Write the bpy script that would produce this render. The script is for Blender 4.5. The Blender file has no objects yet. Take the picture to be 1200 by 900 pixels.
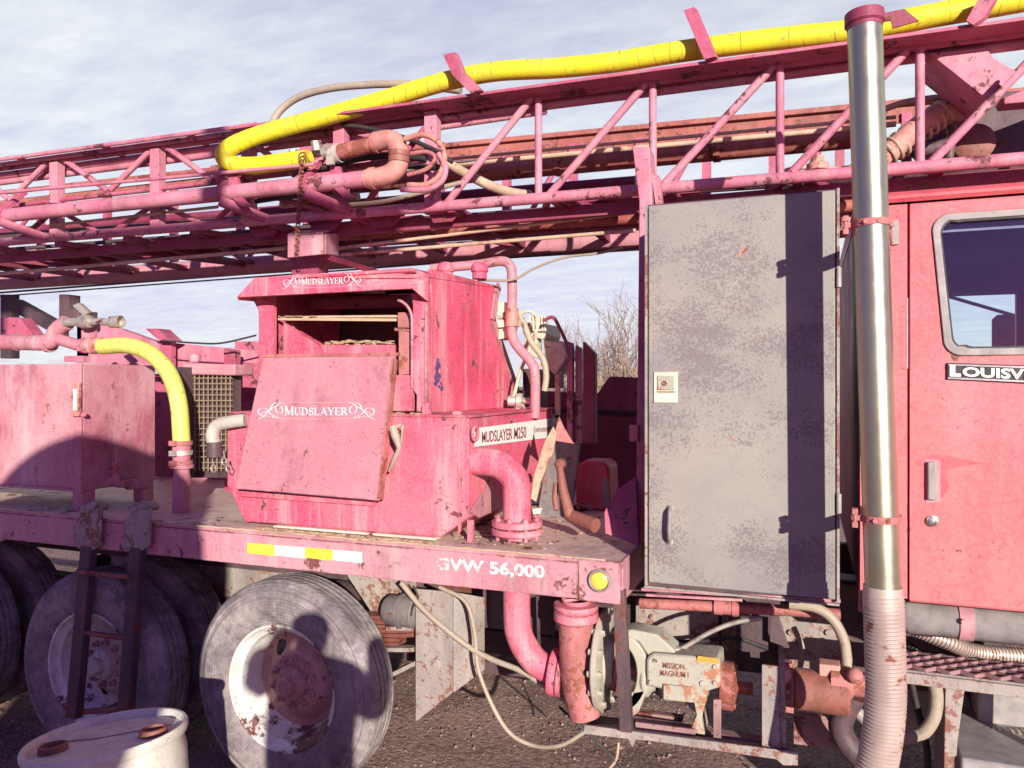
import bpy, bmesh, math, random
from mathutils import Vector, Matrix
random.seed(7)
R = math.radians
scene = bpy.context.scene
C = scene.collection
# ------------------------------------------------------------------ measuring frame
# truck axis = X (cab to +X), Y = depth away from the photographer, Z up; photographer's lens over the origin
TH = R(21); cs, sn = math.cos(TH), math.sin(TH); F = 900.0; H = 1.95
def P(px, py, Y):
    r = (px-600)/F; d = Y/(cs+r*sn); u = r*d
    return Vector((u*cs-d*sn, Y, H+(450-py)*d/F))
def PX(px, py, X):
    r = (px-600)/F; Y = X*(cs+r*sn)/(r*cs-sn); d = -X*sn+Y*cs
    return Vector((X, Y, H+(450-py)*d/F))
def PZ(px, py, Z):
    d = (H-Z)*F/(py-450); u = (px-600)/F*d
    return Vector((u*cs-d*sn, u*sn+d*cs, Z))
def S(px, Y):                       # metres per photo pixel at that place
    r = (px-600)/F; return Y/(cs+r*sn)/F
V = Vector
# ------------------------------------------------------------------ mesh builder
SPLIT={'end_flange','port_block','camlock','side_panel','splash_plate','drive_shaft','dark_strut','rust_scratch','bulkhead','frame_post','engine_block','fuel_tank','bracket','foot','cross_bar','mount','engine_cover','transmission','inner_gusset'}
class MB:
    def __init__(s): s.v=[]; s.f=[]; s.flat=set()
    def add(s, vs, fs, flat=False):
        o=len(s.v); s.v+= [V(a) for a in vs]
        for f in fs:
            if flat: s.flat.add(len(s.f))
            s.f.append([o+i for i in f])
        return s
    def box(s, a, b):
        x0,x1=sorted((a[0],b[0])); y0,y1=sorted((a[1],b[1])); z0,z1=sorted((a[2],b[2]))
        vs=[(x0,y0,z0),(x1,y0,z0),(x1,y1,z0),(x0,y1,z0),(x0,y0,z1),(x1,y0,z1),(x1,y1,z1),(x0,y1,z1)]
        return s.add(vs,[(0,3,2,1),(4,5,6,7),(0,1,5,4),(1,2,6,5),(2,3,7,6),(3,0,4,7)],True)
    def prism(s, pts, off):
        pts=[V(p) for p in pts]; off=V(off); n=len(pts)
        vs=pts+[p+off for p in pts]
        fs=[tuple(range(n)),tuple(range(2*n-1,n-1,-1))]+[(i,i+n,(i+1)%n+n,(i+1)%n) for i in range(n)]
        return s.add(vs,fs,True)
    def plate(s, px, Y, t):             # polygon in a plane of constant depth
        return s.prism([P(x,y,Y) for x,y in px],(0,t,0))
    def plateX(s, px, X, t):
        return s.prism([PX(x,y,X) for x,y in px],(t,0,0))
    def beam(s, a, b, w, h=None, up=(0,0,1)):
        a=V(a);b=V(b);h=h or w; d=(b-a).normalized(); up=V(up)
        if abs(d.dot(up))>.97: up=V((0,1,0))
        x=d.cross(up).normalized()*w/2; y=x.cross(d).normalized()*h/2
        vs=[a-x-y,a+x-y,a+x+y,a-x+y,b-x-y,b+x-y,b+x+y,b-x+y]
        return s.add(vs,[(0,3,2,1),(4,5,6,7),(0,1,5,4),(1,2,6,5),(2,3,7,6),(3,0,4,7)],True)
    def tube(s, pts, r, seg=12, curve=0, cap=True, rings=None, hollow=0):
        pts=[V(p) for p in pts]
        if curve:
            if isinstance(r,(list,tuple)): r=[r[min(i//curve,len(r)-1)]+(r[min(i//curve+1,len(r)-1)]-r[min(i//curve,len(r)-1)])*(i%curve)/curve for i in range(curve*(len(pts)-1)+1)]
            pts=cat(pts,curve)
        n=len(pts); rr = r if isinstance(r,(list,tuple)) else [r]*n
        t0=(pts[1]-pts[0]).normalized(); up=V((0,0,1)) if abs(t0.z)<.9 else V((0,1,0))
        nx=t0.cross(up).normalized(); o=[]
        for i,p in enumerate(pts):
            t=(pts[min(i+1,n-1)]-pts[max(i-1,0)])
            if t.length<1e-9: t=t0
            t.normalize(); nx=(nx-t*nx.dot(t)).normalized(); ny=t.cross(nx)
            o+= [p+(nx*math.cos(2*math.pi*k/seg)+ny*math.sin(2*math.pi*k/seg))*rr[i] for k in range(seg)]
        fs=[(i*seg+k,i*seg+(k+1)%seg,(i+1)*seg+(k+1)%seg,(i+1)*seg+k) for i in range(n-1) for k in range(seg)]
        s.add(o,fs)
        if cap:
            s.add(o[:seg],[tuple(range(seg-1,-1,-1))],True); s.add(o[-seg:],[tuple(range(seg))],True)
        return s
    def cyl(s,a,b,r,seg=20,r2=None): return s.tube([a,b],[r,r if r2 is None else r2],seg)
    def lathe(s, org, ax, prof, seg=32, flat=False):   # prof: (radius, along axis)
        org=V(org); ax=V(ax).normalized(); up=V((0,0,1)) if abs(ax.z)<.9 else V((1,0,0))
        x=ax.cross(up).normalized(); y=ax.cross(x); o=[]
        for r,t in prof: o+=[org+ax*t+(x*math.cos(2*math.pi*k/seg)+y*math.sin(2*math.pi*k/seg))*max(r,1e-5) for k in range(seg)]
        n=len(prof)
        fs=[(i*seg+k,i*seg+(k+1)%seg,(i+1)*seg+(k+1)%seg,(i+1)*seg+k) for i in range(n-1) for k in range(seg)]
        return s.add(o,fs,flat)
    def bolt(s,p,ax,r=.012,h=.012): return s.lathe(p,ax,[(0,h),(r*.95,h),(r,h*.8),(r,0)],6,True)
    def ring(s,c,ax,Rr,r,seg=20,t=8):
        c=V(c);ax=V(ax).normalized();up=V((0,0,1)) if abs(ax.z)<.9 else V((1,0,0));x=ax.cross(up).normalized();y=ax.cross(x)
        pts=[c+(x*math.cos(2*math.pi*k/seg)+y*math.sin(2*math.pi*k/seg))*Rr for k in range(seg+1)]
        return s.tube(pts,r,t,cap=False)
    def sphere(s,c,r,seg=16,sq=(1,1,1)):
        c=V(c);o=[];n=seg//2
        for i in range(n+1):
            a=math.pi*i/n
            for k in range(seg):
                b=2*math.pi*k/seg; o.append(c+V((math.sin(a)*math.cos(b)*sq[0],math.sin(a)*math.sin(b)*sq[1],math.cos(a)*sq[2]))*r)
        return s.add(o,[(i*seg+k,(i+1)*seg+k,(i+1)*seg+(k+1)%seg,i*seg+(k+1)%seg) for i in range(n) for k in range(seg)])
    def pieces(s):
        par=list(range(len(s.v)))
        def fd(a):
            while par[a]!=a: par[a]=par[par[a]]; a=par[a]
            return a
        for f in s.f:
            for q in f[1:]: par[fd(q)]=fd(f[0])
        g={}
        for i,f in enumerate(s.f): g.setdefault(fd(f[0]),[]).append(i)
        out=[]
        for ids in g.values():
            m=MB(); mp={}
            for i in ids:
                nf=[]
                for v in s.f[i]:
                    if v not in mp: mp[v]=len(m.v); m.v.append(s.v[v])
                    nf.append(mp[v])
                if i in s.flat: m.flat.add(len(m.f))
                m.f.append(nf)
            out.append(m)
        return out
    def build(s,name,mat,parent=None,bevel=0,org=None):
        if name in SPLIT and parent is not None:
            for p in s.pieces(): o=p.build1(name,mat,parent,bevel,org)
            return o
        return s.build1(name,mat,parent,bevel,org)
    def build1(s,name,mat,parent=None,bevel=0,org=None):
        me=bpy.data.meshes.new(name); base=V(org) if org is not None else (V(BASE[parent.name]) if parent is not None else V((0,0,0)))
        me.from_pydata([tuple(v-base) for v in s.v],[],s.f); me.validate(); me.update()
        bm=bmesh.new(); bm.from_mesh(me)
        fl=[(i in s.flat) for i in range(len(s.f))]
        bmesh.ops.recalc_face_normals(bm,faces=bm.faces)
        for f in bm.faces: f.smooth=True
        for e in bm.edges:
            if len(e.link_faces)==2 and e.calc_face_angle(0)>R(38): e.smooth=False
        bm.to_mesh(me); bm.free()
        o=bpy.data.objects.new(name,me); C.objects.link(o); me.materials.append(mat)
        if parent is not None: o.parent=parent; o.location=base-V(BASE[parent.name])
        else: o.location=base
        BASE[o.name]=tuple(base)
        if bevel:
            m=o.modifiers.new('bevel','BEVEL'); m.width=bevel; m.segments=2; m.limit_method='ANGLE'; m.angle_limit=R(40)
        return o
BASE={}
def cat(p,n):
    q=[p[0]*2-p[1]]+p+[p[-1]*2-p[-2]]; o=[]
    for i in range(1,len(q)-2):
        a,b,c,d=q[i-1:i+3]
        for k in range(n):
            t=k/n; o.append(.5*((2*b)+(c-a)*t+(2*a-5*b+4*c-d)*t*t+(3*b-a-3*c+d)*t**3))
    return o+[p[-1]]
def tag(o,label=None,catg=None,group=None,kind=None):
    if label: o['label']=label
    if catg: o['category']=catg
    if group: o['group']=group
    if kind: o['kind']=kind
    return o
def thing(name,label,catg,loc,group=None):
    o=bpy.data.objects.new(name,None); C.objects.link(o); o.location=loc; o.empty_display_size=.1
    BASE[o.name]=tuple(loc); return tag(o,label,catg,group)
def copy_tree(o,parent=None):
    c=o.copy(); C.objects.link(c); BASE[c.name]=BASE[o.name]
    if parent is not None: c.parent=parent
    for ch in [x for x in C.objects if x.parent==o]: copy_tree(ch,c)
    return c
# ------------------------------------------------------------------ materials
class NT:
    def __init__(s,name):
        s.m=bpy.data.materials.new(name); s.m.use_nodes=True; s.t=s.m.node_tree; s.b=s.t.nodes['Principled BSDF']; s.co=None
    def n(s,ty,**k):
        x=s.t.nodes.new(ty)
        for a,b in k.items():
            if a.startswith('i_'):
                x.inputs[a[2:].replace('_',' ')].default_value=b
            else: setattr(x,a,b)
        return x
    def l(s,a,b): s.t.links.new(a,b)
    def coord(s):
        if s.co is None: s.co=s.n('ShaderNodeTexCoord').outputs['Object']
        return s.co
    def noise(s,scale,detail=5,rough=.55,stretch=None,off=0,dist=0):
        x=s.n('ShaderNodeTexNoise'); x.inputs['Scale'].default_value=scale; x.inputs['Detail'].default_value=detail; x.inputs['Roughness'].default_value=rough
        x.inputs['Distortion'].default_value=dist
        mp=s.n('ShaderNodeMapping'); mp.inputs['Scale'].default_value=stretch or (1,1,1); mp.inputs['Location'].default_value=(off,off*.7,off*.3)
        s.l(s.coord(),mp.inputs['Vector']); s.l(mp.outputs[0],x.inputs['Vector']); return x.outputs['Fac']
    def ramp(s,fac,a,b):
        x=s.n('ShaderNodeMapRange'); x.inputs['From Min'].default_value=a; x.inputs['From Max'].default_value=b; s.l(fac,x.inputs['Value']); return x.outputs[0]
    def mul(s,a,k,op='MULTIPLY'):
        x=s.n('ShaderNodeMath',operation=op); s.l(a,x.inputs[0])
        if isinstance(k,(int,float)): x.inputs[1].default_value=k
        else: s.l(k,x.inputs[1])
        return x.outputs[0]
    def mix(s,fac,a,b):
        x=s.n('ShaderNodeMix',data_type='RGBA')
        if isinstance(fac,(int,float)): x.inputs[0].default_value=fac
        else: s.l(fac,x.inputs[0])
        for v,i in ((a,6),(b,7)):
            if isinstance(v,tuple): x.inputs[i].default_value=(*v,1)
            else: s.l(v,x.inputs[i])
        return x.outputs[2]
    def bump(s,h,st=.3,dist=.01):
        x=s.n('ShaderNodeBump'); x.inputs['Strength'].default_value=st; x.inputs['Distance'].default_value=dist; s.l(h,x.inputs['Height']); s.l(x.outputs[0],s.b.inputs['Normal'])
def paint(name,c1,c2,rust=.3,chip=14,rustc=(.13,.035,.02),dust=.35,dustc=(.42,.27,.24),rough=.5,metal=0,streak=(9,9,.8),spec=.4,bmp=.25,seed=0,big=1.6,edge=0,grime=.45):
    k=NT(name)
    base=k.mix(k.ramp(k.noise(big,5,.62,off=seed),.38,.60),c1,c2)
    # darker greasy stains with a shape of their own
    g=k.mul(k.mul(k.noise(2.4,6,.72,off=seed+17),.7),k.mul(k.noise(13,5,.6,off=seed+2,stretch=(1,1,.35)),.3),'ADD')
    base=k.mix(k.mul(k.ramp(g,.515,.60),grime),base,tuple(x*.42 for x in c1))
    base=k.mix(k.mul(k.ramp(k.noise(1.0,6,.72,stretch=streak,off=seed+3),.49,.66),dust),base,dustc)
    fine=k.noise(chip,6,.72,off=seed+8); patch=k.noise(3.1,4,.55,off=seed+5)
    sm=k.mul(k.mul(fine,.6),k.mul(patch,.45),'ADD')
    th=.668-.22*rust
    if edge>0 and rust>0:
        bv=k.n('ShaderNodeBevel'); bv.samples=2; bv.inputs['Radius'].default_value=.012
        ge=k.n('ShaderNodeNewGeometry'); dt=k.n('ShaderNodeVectorMath',operation='DOT_PRODUCT'); k.l(bv.outputs[0],dt.inputs[0]); k.l(ge.outputs['Normal'],dt.inputs[1])
        em=k.ramp(dt.outputs['Value'],.99,.86)
        sme=k.mul(sm,k.mul(em,.13*edge),'ADD')
    else: sme=sm
    if rust>0:
        halo=k.ramp(sme,th-.035,th+.02); base=k.mix(k.mul(halo,.55),base,tuple((a+b)/2 for a,b in zip(rustc,dustc)))
        rm=k.ramp(sme,th,th+.02); base=k.mix(rm,base,rustc)
    grain=k.noise(70,3,.6); base=k.mix(k.mul(k.ramp(grain,.4,.75),.2),base,dustc)
    spk=k.noise(48,4,.8,off=seed+1); base=k.mix(k.mul(k.ramp(spk,.62,.67),.75 if rust>0 else 0),base,tuple(x*.7 for x in rustc))
    sp2=k.noise(22,4,.75,off=seed+31); base=k.mix(k.mul(k.ramp(sp2,.60,.68),.35),base,tuple(x*.45 for x in c1))
    k.l(base,k.b.inputs['Base Color'])
    k.l(k.mul(k.mul(k.noise(5,5,off=seed),.45),rough-.15,'ADD'),k.b.inputs['Roughness'])
    k.b.inputs['Metallic'].default_value=metal; k.b.inputs['Specular IOR Level'].default_value=spec
    k.bump(k.mul(k.mul(sm,1.3),k.mul(k.noise(2.2,3),1.2),'ADD'),bmp,.012)
    return k.m
PINKR=(.11,.022,.03)
M={}
M['mast']=paint('mast_pink_paint',(.46,.115,.195),(.53,.21,.28),.30,dust=.4,dustc=(.56,.34,.35),rustc=PINKR)
M['mast2']=paint('mast_red_paint',(.36,.05,.115),(.44,.10,.18),.35,dust=.3,dustc=(.5,.26,.27),rustc=PINKR,seed=11)
M['red']=paint('faded_red_paint',(.64,.055,.135),(.58,.14,.20),.22,dust=.6,dustc=(.74,.42,.42),rustc=PINKR,seed=4,bmp=.3,edge=1)
M['panel']=paint('chalky_pink_paint',(.44,.165,.21),(.49,.21,.25),.14,dust=.2,dustc=(.56,.36,.38),seed=6,bmp=.2,rustc=PINKR,edge=1)
M['cab']=paint('cab_coral_paint',(.60,.06,.09),(.62,.13,.145),.04,chip=10,dust=.16,dustc=(.66,.36,.33),seed=9,bmp=.1,rough=.42,spec=.5,streak=(5,5,.6),big=1.1,grime=.12,edge=.4)
M['deck']=paint('deck_pink_paint',(.48,.185,.24),(.53,.27,.31),.17,dust=.5,dustc=(.55,.42,.40),seed=14,rustc=(.16,.04,.035),edge=1)
M['decktop']=paint('deck_top_dusty_steel',(.60,.40,.36),(.70,.55,.48),.34,dust=.9,dustc=(.74,.62,.52),seed=15,streak=(1,1,1),bmp=.5)
M['tank']=paint('tank_pink_paint',(.40,.10,.16),(.52,.25,.28),.2,dust=.6,dustc=(.60,.42,.44),seed=19,rustc=(.3,.08,.07),streak=(4,4,.7))
M['rust']=paint('rusty_steel',(.17,.05,.04),(.27,.10,.075),.4,dust=.35,dustc=(.27,.13,.11),seed=21,bmp=.6)
M['rustpink']=paint('rust_pink_steel',(.40,.10,.11),(.47,.16,.16),.45,chip=22,dust=.3,seed=23,rustc=(.24,.07,.04),bmp=.6)
M['drillpipe']=paint('drill_pipe_brown_red',(.30,.07,.07),(.38,.12,.10),.4,chip=30,dust=.3,dustc=(.45,.26,.2),seed=25,bmp=.4)
M['grey']=paint('weathered_grey_steel',(.25,.22,.21),(.34,.30,.27),.5,chip=26,rustc=(.20,.08,.06),dust=.4,dustc=(.45,.38,.33),seed=27,bmp=.5)
M['darkgrey']=paint('scratched_slate_steel',(.10,.09,.10),(.17,.15,.15),.35,dust=.4,dustc=(.34,.28,.24),seed=52,chip=22)
M['dark']=paint('dark_grimy_shade_steel',(.05,.035,.045),(.10,.06,.07),.3,dust=.3,dustc=(.2,.13,.12),seed=29,bmp=.5)  # grimy steel; also used where shade is put into the colour
M['darkred']=paint('dark_red_shade_paint',(.20,.02,.06),(.26,.04,.09),.25,dust=.15,dustc=(.3,.15,.15),seed=31)  # red paint; also used where shade is put into the colour
M['beige']=paint('beige_pump_paint',(.33,.33,.27),(.41,.40,.33),.36,chip=20,rustc=(.36,.16,.09),dust=.35,dustc=(.42,.33,.27),seed=33,bmp=.4)
M['rodbeige']=paint('beige_hydraulic_line',(.50,.36,.24),(.56,.42,.30),.3,dust=.3,seed=35,rustc=(.3,.12,.08))
M['orange']=paint('orange_primer_pipe',(.58,.20,.17),(.58,.29,.25),.4,chip=24,seed=37,rustc=(.25,.07,.04),bmp=.5)
M['whitepaint']=paint('chipped_white_rim_paint',(.60,.60,.53),(.70,.70,.66),.62,chip=7,rustc=(.12,.035,.035),dust=.45,dustc=(.42,.34,.33),seed=39,bmp=.4)
M['rimrust']=paint('rusty_rim_centre',(.38,.18,.17),(.48,.28,.26),.25,chip=20,seed=41,dust=.4,bmp=.6)
M['rubberhose']=paint('grey_rubber_hose',(.30,.26,.20),(.40,.35,.26),.1,seed=43,dust=.3,bmp=.2,rustc=(.15,.1,.08))
M['rustgrey']=paint('worn_purple_grey_steel',(.24,.12,.13),(.34,.20,.20),.4,seed=61,dust=.3,dustc=(.3,.2,.2),edge=0)
M['black']=paint('black_rubber',(.02,.018,.02),(.04,.035,.035),0,seed=44,dust=.25,dustc=(.14,.11,.11))
M['pvc']=paint('dirty_white_plastic',(.62,.60,.52),(.68,.66,.58),.1,seed=45,dust=.4,dustc=(.4,.3,.28),rustc=(.3,.2,.16),bmp=.1)
M['bright']=paint('zinc_hardware',(.45,.43,.38),(.58,.55,.48),.3,chip=25,seed=46,metal=.6,dust=.2)
M['cream']=paint('cream_machine_paint',(.60,.56,.42),(.66,.62,.48),.25,seed=47,rustc=(.3,.12,.07))
def simple(name,c,rough=.5,metal=0,em=None,c2=None,sc=20,bmp=.1):
    k=NT(name); c2=c2 or tuple(x*.8 for x in c)
    k.l(k.mix(k.ramp(k.noise(sc,5,.6),.35,.65),c,c2),k.b.inputs['Base Color']); k.b.inputs['Roughness'].default_value=rough; k.b.inputs['Metallic'].default_value=metal
    k.bump(k.noise(sc*2,4),bmp,.005); return k.m
M['scuff']=paint('worn_deep_red',(.60,.045,.10),(.62,.11,.13),0,seed=71,edge=0)
M['pvcdirty']=paint('grimy_plastic',(.40,.38,.33),(.52,.49,.42),.2,seed=73,dust=.5,dustc=(.3,.22,.2),rustc=(.15,.1,.09))
M['mesh']=simple('tan_wire_mesh',(.34,.26,.16),.6)
M['white']=simple('white_vinyl',(.78,.78,.74),.5,c2=(.68,.66,.64),sc=60)
M['ink']=simple('dark_red_ink',(.30,.05,.06),.6)
M['lime']=simple('lime_reflective',(.50,.62,.04),.35,c2=(.45,.50,.08),sc=40)
M['mud']=simple('dried_ochre_mud',(.44,.34,.20),.95,c2=(.30,.20,.13),sc=30,bmp=.5)
M['amber']=simple('amber_lens',(.75,.48,.06),.2,c2=(.8,.6,.1),sc=60)
M['navy']=simple('faded_navy_decal',(.10,.07,.20),.6)
M['brasstag']=simple('ochre_tag',(.55,.33,.06),.5)
M['seal']=simple('grey_rubber_seal',(.22,.20,.20),.55,c2=(.34,.31,.30),sc=15)
M['interior']=simple('cab_interior',(.42,.30,.42),.8)
M['chrome']=simple('worn_chrome',(.62,.62,.62),.28,.9,c2=(.45,.44,.44),sc=30)
# galvanised cabinet: speckled grey
def mk_cabinet():
    k=NT('speckled_grey_cabinet_paint')
    b=k.mix(k.ramp(k.noise(2.2,6,.6),.36,.66),(.295,.275,.25),(.225,.21,.21))
    b=k.mix(k.mul(k.ramp(k.noise(1.4,4,.5,off=6),.5,.66),.45),b,(.38,.32,.26))
    sp=k.noise(120,5,.75); ar=k.noise(3.4,5,.62,off=3,stretch=(1,1,1.6))
    s=k.mul(k.mul(sp,.62),k.mul(ar,.5),'ADD')
    b=k.mix(k.mul(k.ramp(s,.575,.625),.72),b,(.15,.12,.13))
    k.l(b,k.b.inputs['Base Color']); k.b.inputs['Roughness'].default_value=.62; k.b.inputs['Metallic'].default_value=.1
    k.bump(k.mul(sp,k.mul(k.noise(1.7,3),2),'ADD'),.25,.006); return k.m
M['cabinet']=mk_cabinet()
def mk_tyre():
    k=NT('dusty_tyre_rubber')
    b=k.mix(k.ramp(k.noise(4,7,.65),.35,.65),(.11,.09,.10),(.30,.255,.25))
    b=k.mix(k.ramp(k.noise(7,9,.75,off=4),.48,.74),b,(.40,.36,.34))
    b=k.mix(k.mul(k.ramp(k.noise(30,6,.7,off=9),.45,.7),.5),b,(.07,.06,.07))
    k.l(b,k.b.inputs['Base Color']); k.b.inputs['Roughness'].default_value=.85
    # fine circular moulding lines + rubber texture
    sx=k.n('ShaderNodeSeparateXYZ'); k.l(k.coord(),sx.inputs[0])
    r2=k.mul(k.mul(sx.outputs['X'],sx.outputs['X']),k.mul(sx.outputs['Z'],sx.outputs['Z']),'ADD'); rr=k.n('ShaderNodeMath',operation='SQRT'); k.l(r2,rr.inputs[0])
    si=k.n('ShaderNodeMath',operation='SINE'); k.l(k.mul(rr.outputs[0],420.0),si.inputs[0])
    an=k.n('ShaderNodeMath',operation='ARCTAN2'); k.l(sx.outputs['Z'],an.inputs[0]); k.l(sx.outputs['X'],an.inputs[1])
    zz=k.n('ShaderNodeMath',operation='SINE'); k.l(k.mul(k.mul(an.outputs[0],85.0),k.mul(sx.outputs['Y'],260.0),'ADD'),zz.inputs[0])
    msk=k.ramp(rr.outputs[0],.497,.503)
    h=k.mul(k.mul(si.outputs[0],.12),k.mul(k.mul(zz.outputs[0],.1),msk),'ADD')
    h=k.mul(h,k.mul(k.noise(26,6,.65),1.2),'ADD'); k.bump(h,.5,.012); return k.m
M['tyre']=mk_tyre()
def mk_stack():
    k=NT('stainless_stack'); sx=k.noise(3,5,.6,stretch=(1,1,.2))
    k.l(k.mix(k.ramp(sx,.3,.7),(.36,.36,.26),(.52,.52,.38)),k.b.inputs['Base Color'])
    k.b.inputs['Metallic'].default_value=.9; k.l(k.mul(k.mul(k.noise(12,5,.6),.25),.22,'ADD'),k.b.inputs['Roughness']); k.bump(k.noise(60,3),.06,.003); return k.m
M['stack']=mk_stack()
def mk_flex():
    k=NT('galvanised_flex_pipe'); b=k.mix(k.ramp(k.noise(6,6,.6),.35,.65),(.42,.33,.30),(.56,.46,.41))
    b=k.mix(k.ramp(k.noise(14,6,.6,off=3),.6,.66),b,(.24,.09,.06)); k.l(b,k.b.inputs['Base Color']); k.b.inputs['Metallic'].default_value=.35; k.b.inputs['Roughness'].default_value=.45; return k.m
M['flex']=mk_flex()
def mk_yellow(nm,c1,c2):
    k=NT(nm); b=k.mix(k.ramp(k.noise(3,6,.6),.35,.65),c1,c2)
    b=k.mix(k.ramp(k.noise(18,8,.72,off=2),.61,.66),b,(.36,.28,.08))
    sx=k.n('ShaderNodeSeparateXYZ'); k.l(k.coord(),sx.inputs[0]); s0=k.n('ShaderNodeMath',operation='SINE'); k.l(k.mul(k.mul(sx.outputs['X'],95.0),k.mul(k.noise(2,2),14.0),'ADD'),s0.inputs[0])
    b=k.mix(k.mul(k.ramp(s0.outputs[0],.965,.995),k.ramp(k.noise(9,5,.7,off=7),.42,.6)),b,(.22,.15,.03))
    b=k.mix(k.mul(k.ramp(k.noise(5,8,.7,off=12),.52,.7),.45),b,(.42,.34,.10))
    k.l(b,k.b.inputs['Base Color']); k.b.inputs['Roughness'].default_value=.55
    si=k.n('ShaderNodeMath',operation='SINE'); k.l(k.mul(sx.outputs['X'],190.0),si.inputs[0])
    k.bump(k.mul(k.mul(si.outputs[0],.05),k.mul(k.noise(20,4),.5),'ADD'),.25,.008); return k.m
M['yellow']=mk_yellow('yellow_layflat_hose',(.78,.72,.02),(.66,.60,.03))
M['yellow2']=mk_yellow('yellow_green_hose',(.62,.66,.16),(.55,.58,.12))
def mk_ground():
    k=NT('gravel_dirt_ground')
    k.co=k.n('ShaderNodeNewGeometry').outputs['Position']
    b=k.mix(k.ramp(k.noise(.9,6,.65),.38,.62),(.15,.072,.066),(.40,.25,.21))
    v=k.n('ShaderNodeTexVoronoi'); v.inputs['Scale'].default_value=42; k.l(k.co,v.inputs['Vector'])
    b=k.mix(k.ramp(k.noise(55,4,.7),.52,.66),b,(.50,.38,.34))
    b=k.mix(k.mul(k.ramp(k.noise(30,6,.75,off=4),.5,.6),.55),b,(.05,.028,.035))
    k.l(b,k.b.inputs['Base Color']); k.b.inputs['Roughness'].default_value=.95
    k.bump(k.mul(k.mul(v.outputs['Distance'],.5),k.mul(k.noise(16,9,.78),1.3),'ADD'),.8,.02); return k.m
M['ground']=mk_ground()
M['stone']=simple('gravel_stones',(.40,.30,.26),.9,c2=(.13,.08,.08),sc=14,bmp=.5)
def mk_glass():
    k=NT('tinted_window_glass'); t=k.t; out=t.nodes['Material Output']
    tr=k.n('ShaderNodeBsdfTransparent'); tr.inputs[0].default_value=(.74,.90,.92,1); g=k.n('ShaderNodeBsdfGlossy'); g.inputs['Roughness'].default_value=.03; g.inputs[0].default_value=(.9,.9,1,1)
    mx=k.n('ShaderNodeMixShader'); fr=k.n('ShaderNodeFresnel'); fr.inputs[0].default_value=1.5
    k.l(k.mul(k.mul(fr.outputs[0],1.2),.03,'ADD'),mx.inputs[0]); k.l(tr.outputs[0],mx.inputs[1]); k.l(g.outputs[0],mx.inputs[2]); k.l(mx.outputs[0],out.inputs[0]); return k.m
M['glass']=mk_glass()
def worn_letter(nm,under,th=.53):
    k=NT(nm); s=k.mul(k.mul(k.noise(38,7,.7),.6),k.mul(k.noise(9,4,off=4),.4),'ADD')
    k.l(k.mix(k.ramp(s,th,th+.035),(.78,.74,.73),under),k.b.inputs['Base Color']); k.b.inputs['Roughness'].default_value=.6; return k.m
M['letter']=worn_letter('chalky_white_lettering',(.60,.33,.36),.585)
M['stencil']=worn_letter('worn_stencil_white',(.50,.25,.27))
M['limeworn']=simple('worn_lime_tape',(.62,.58,.10),.4,c2=(.50,.60,.04),sc=60)
# ------------------------------------------------------------------ lettering
def lay(mb,polys,mapf,h=.002):
    for pg in polys:
        fr=[mapf(u,v,h) for u,v in pg]; bk=[mapf(u,v,-.001) for u,v in pg]; n=len(fr)
        mb.add(fr+bk,[tuple(range(n)),tuple(range(2*n-1,n-1,-1))]+[(i,i+n,(i+1)%n+n,(i+1)%n) for i in range(n)],True)
def text_tris(txt,bold=0.0):
    cu=bpy.data.curves.new('t','FONT'); cu.body=txt; cu.offset=bold; cu.resolution_u=4
    o=bpy.data.objects.new('t',cu); C.objects.link(o); dg=bpy.context.evaluated_depsgraph_get()
    me=bpy.data.meshes.new_from_object(o.evaluated_get(dg)); bpy.data.objects.remove(o); bpy.data.curves.remove(cu)
    vs=[v.co.copy() for v in me.vertices]; x0=min(v.x for v in vs);x1=max(v.x for v in vs);y0=min(v.y for v in vs);y1=max(v.y for v in vs)
    ps=[[((vs[i].x-x0)/(x1-x0),(vs[i].y-y0)/(y1-y0)) for i in p.vertices] for p in me.polygons]
    bpy.data.meshes.remove(me); return ps
def surf_text(txt,mapf,bold=0.0,h=.002):
    mb=MB(); ps=text_tris(txt,bold)
    for pg in ps: mb.add([mapf(u,v,h) for u,v in pg],[tuple(range(len(pg)))],True)
    return mb
def quadmap(tl,tr,br,bl,fn):        # corners in photo pixels -> world through fn(px,py,lift)
    def f(u,v,h):
        x=(tl[0]*(1-u)+tr[0]*u)*v+(bl[0]*(1-u)+br[0]*u)*(1-v); y=(tl[1]*(1-u)+tr[1]*u)*v+(bl[1]*(1-u)+br[1]*u)*(1-v)
        return fn(x,y,h)
    return f
def rib(pts,w):                     # flat ribbon in uv as quads; w list or number
    o=[];n=len(pts)
    for i in range(n-1):
        (x0,y0),(x1,y1)=pts[i],pts[i+1]; w0=w[min(i,len(w)-1)] if isinstance(w,list) else w; w1=w[min(i+1,len(w)-1)] if isinstance(w,list) else w
        dx,dy=x1-x0,y1-y0; L=math.hypot(dx,dy) or 1; nx,ny=-dy/L,dx/L
        o.append([(x0+nx*w0/2,y0+ny*w0/2),(x0-nx*w0/2,y0-ny*w0/2),(x1-nx*w1/2,y1-ny*w1/2),(x1+nx*w1/2,y1+ny*w1/2)])
    return o
def arc(cx,cy,rx,ry,a0,a1,n=10): return [(cx+rx*math.cos(R(a0+(a1-a0)*i/n)),cy+ry*math.sin(R(a0+(a1-a0)*i/n))) for i in range(n+1)]
T_,t_=.17,.065
def serif(x,y,w=.3): return rib([(x-w/2,y),(x+w/2,y)],.05)
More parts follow.
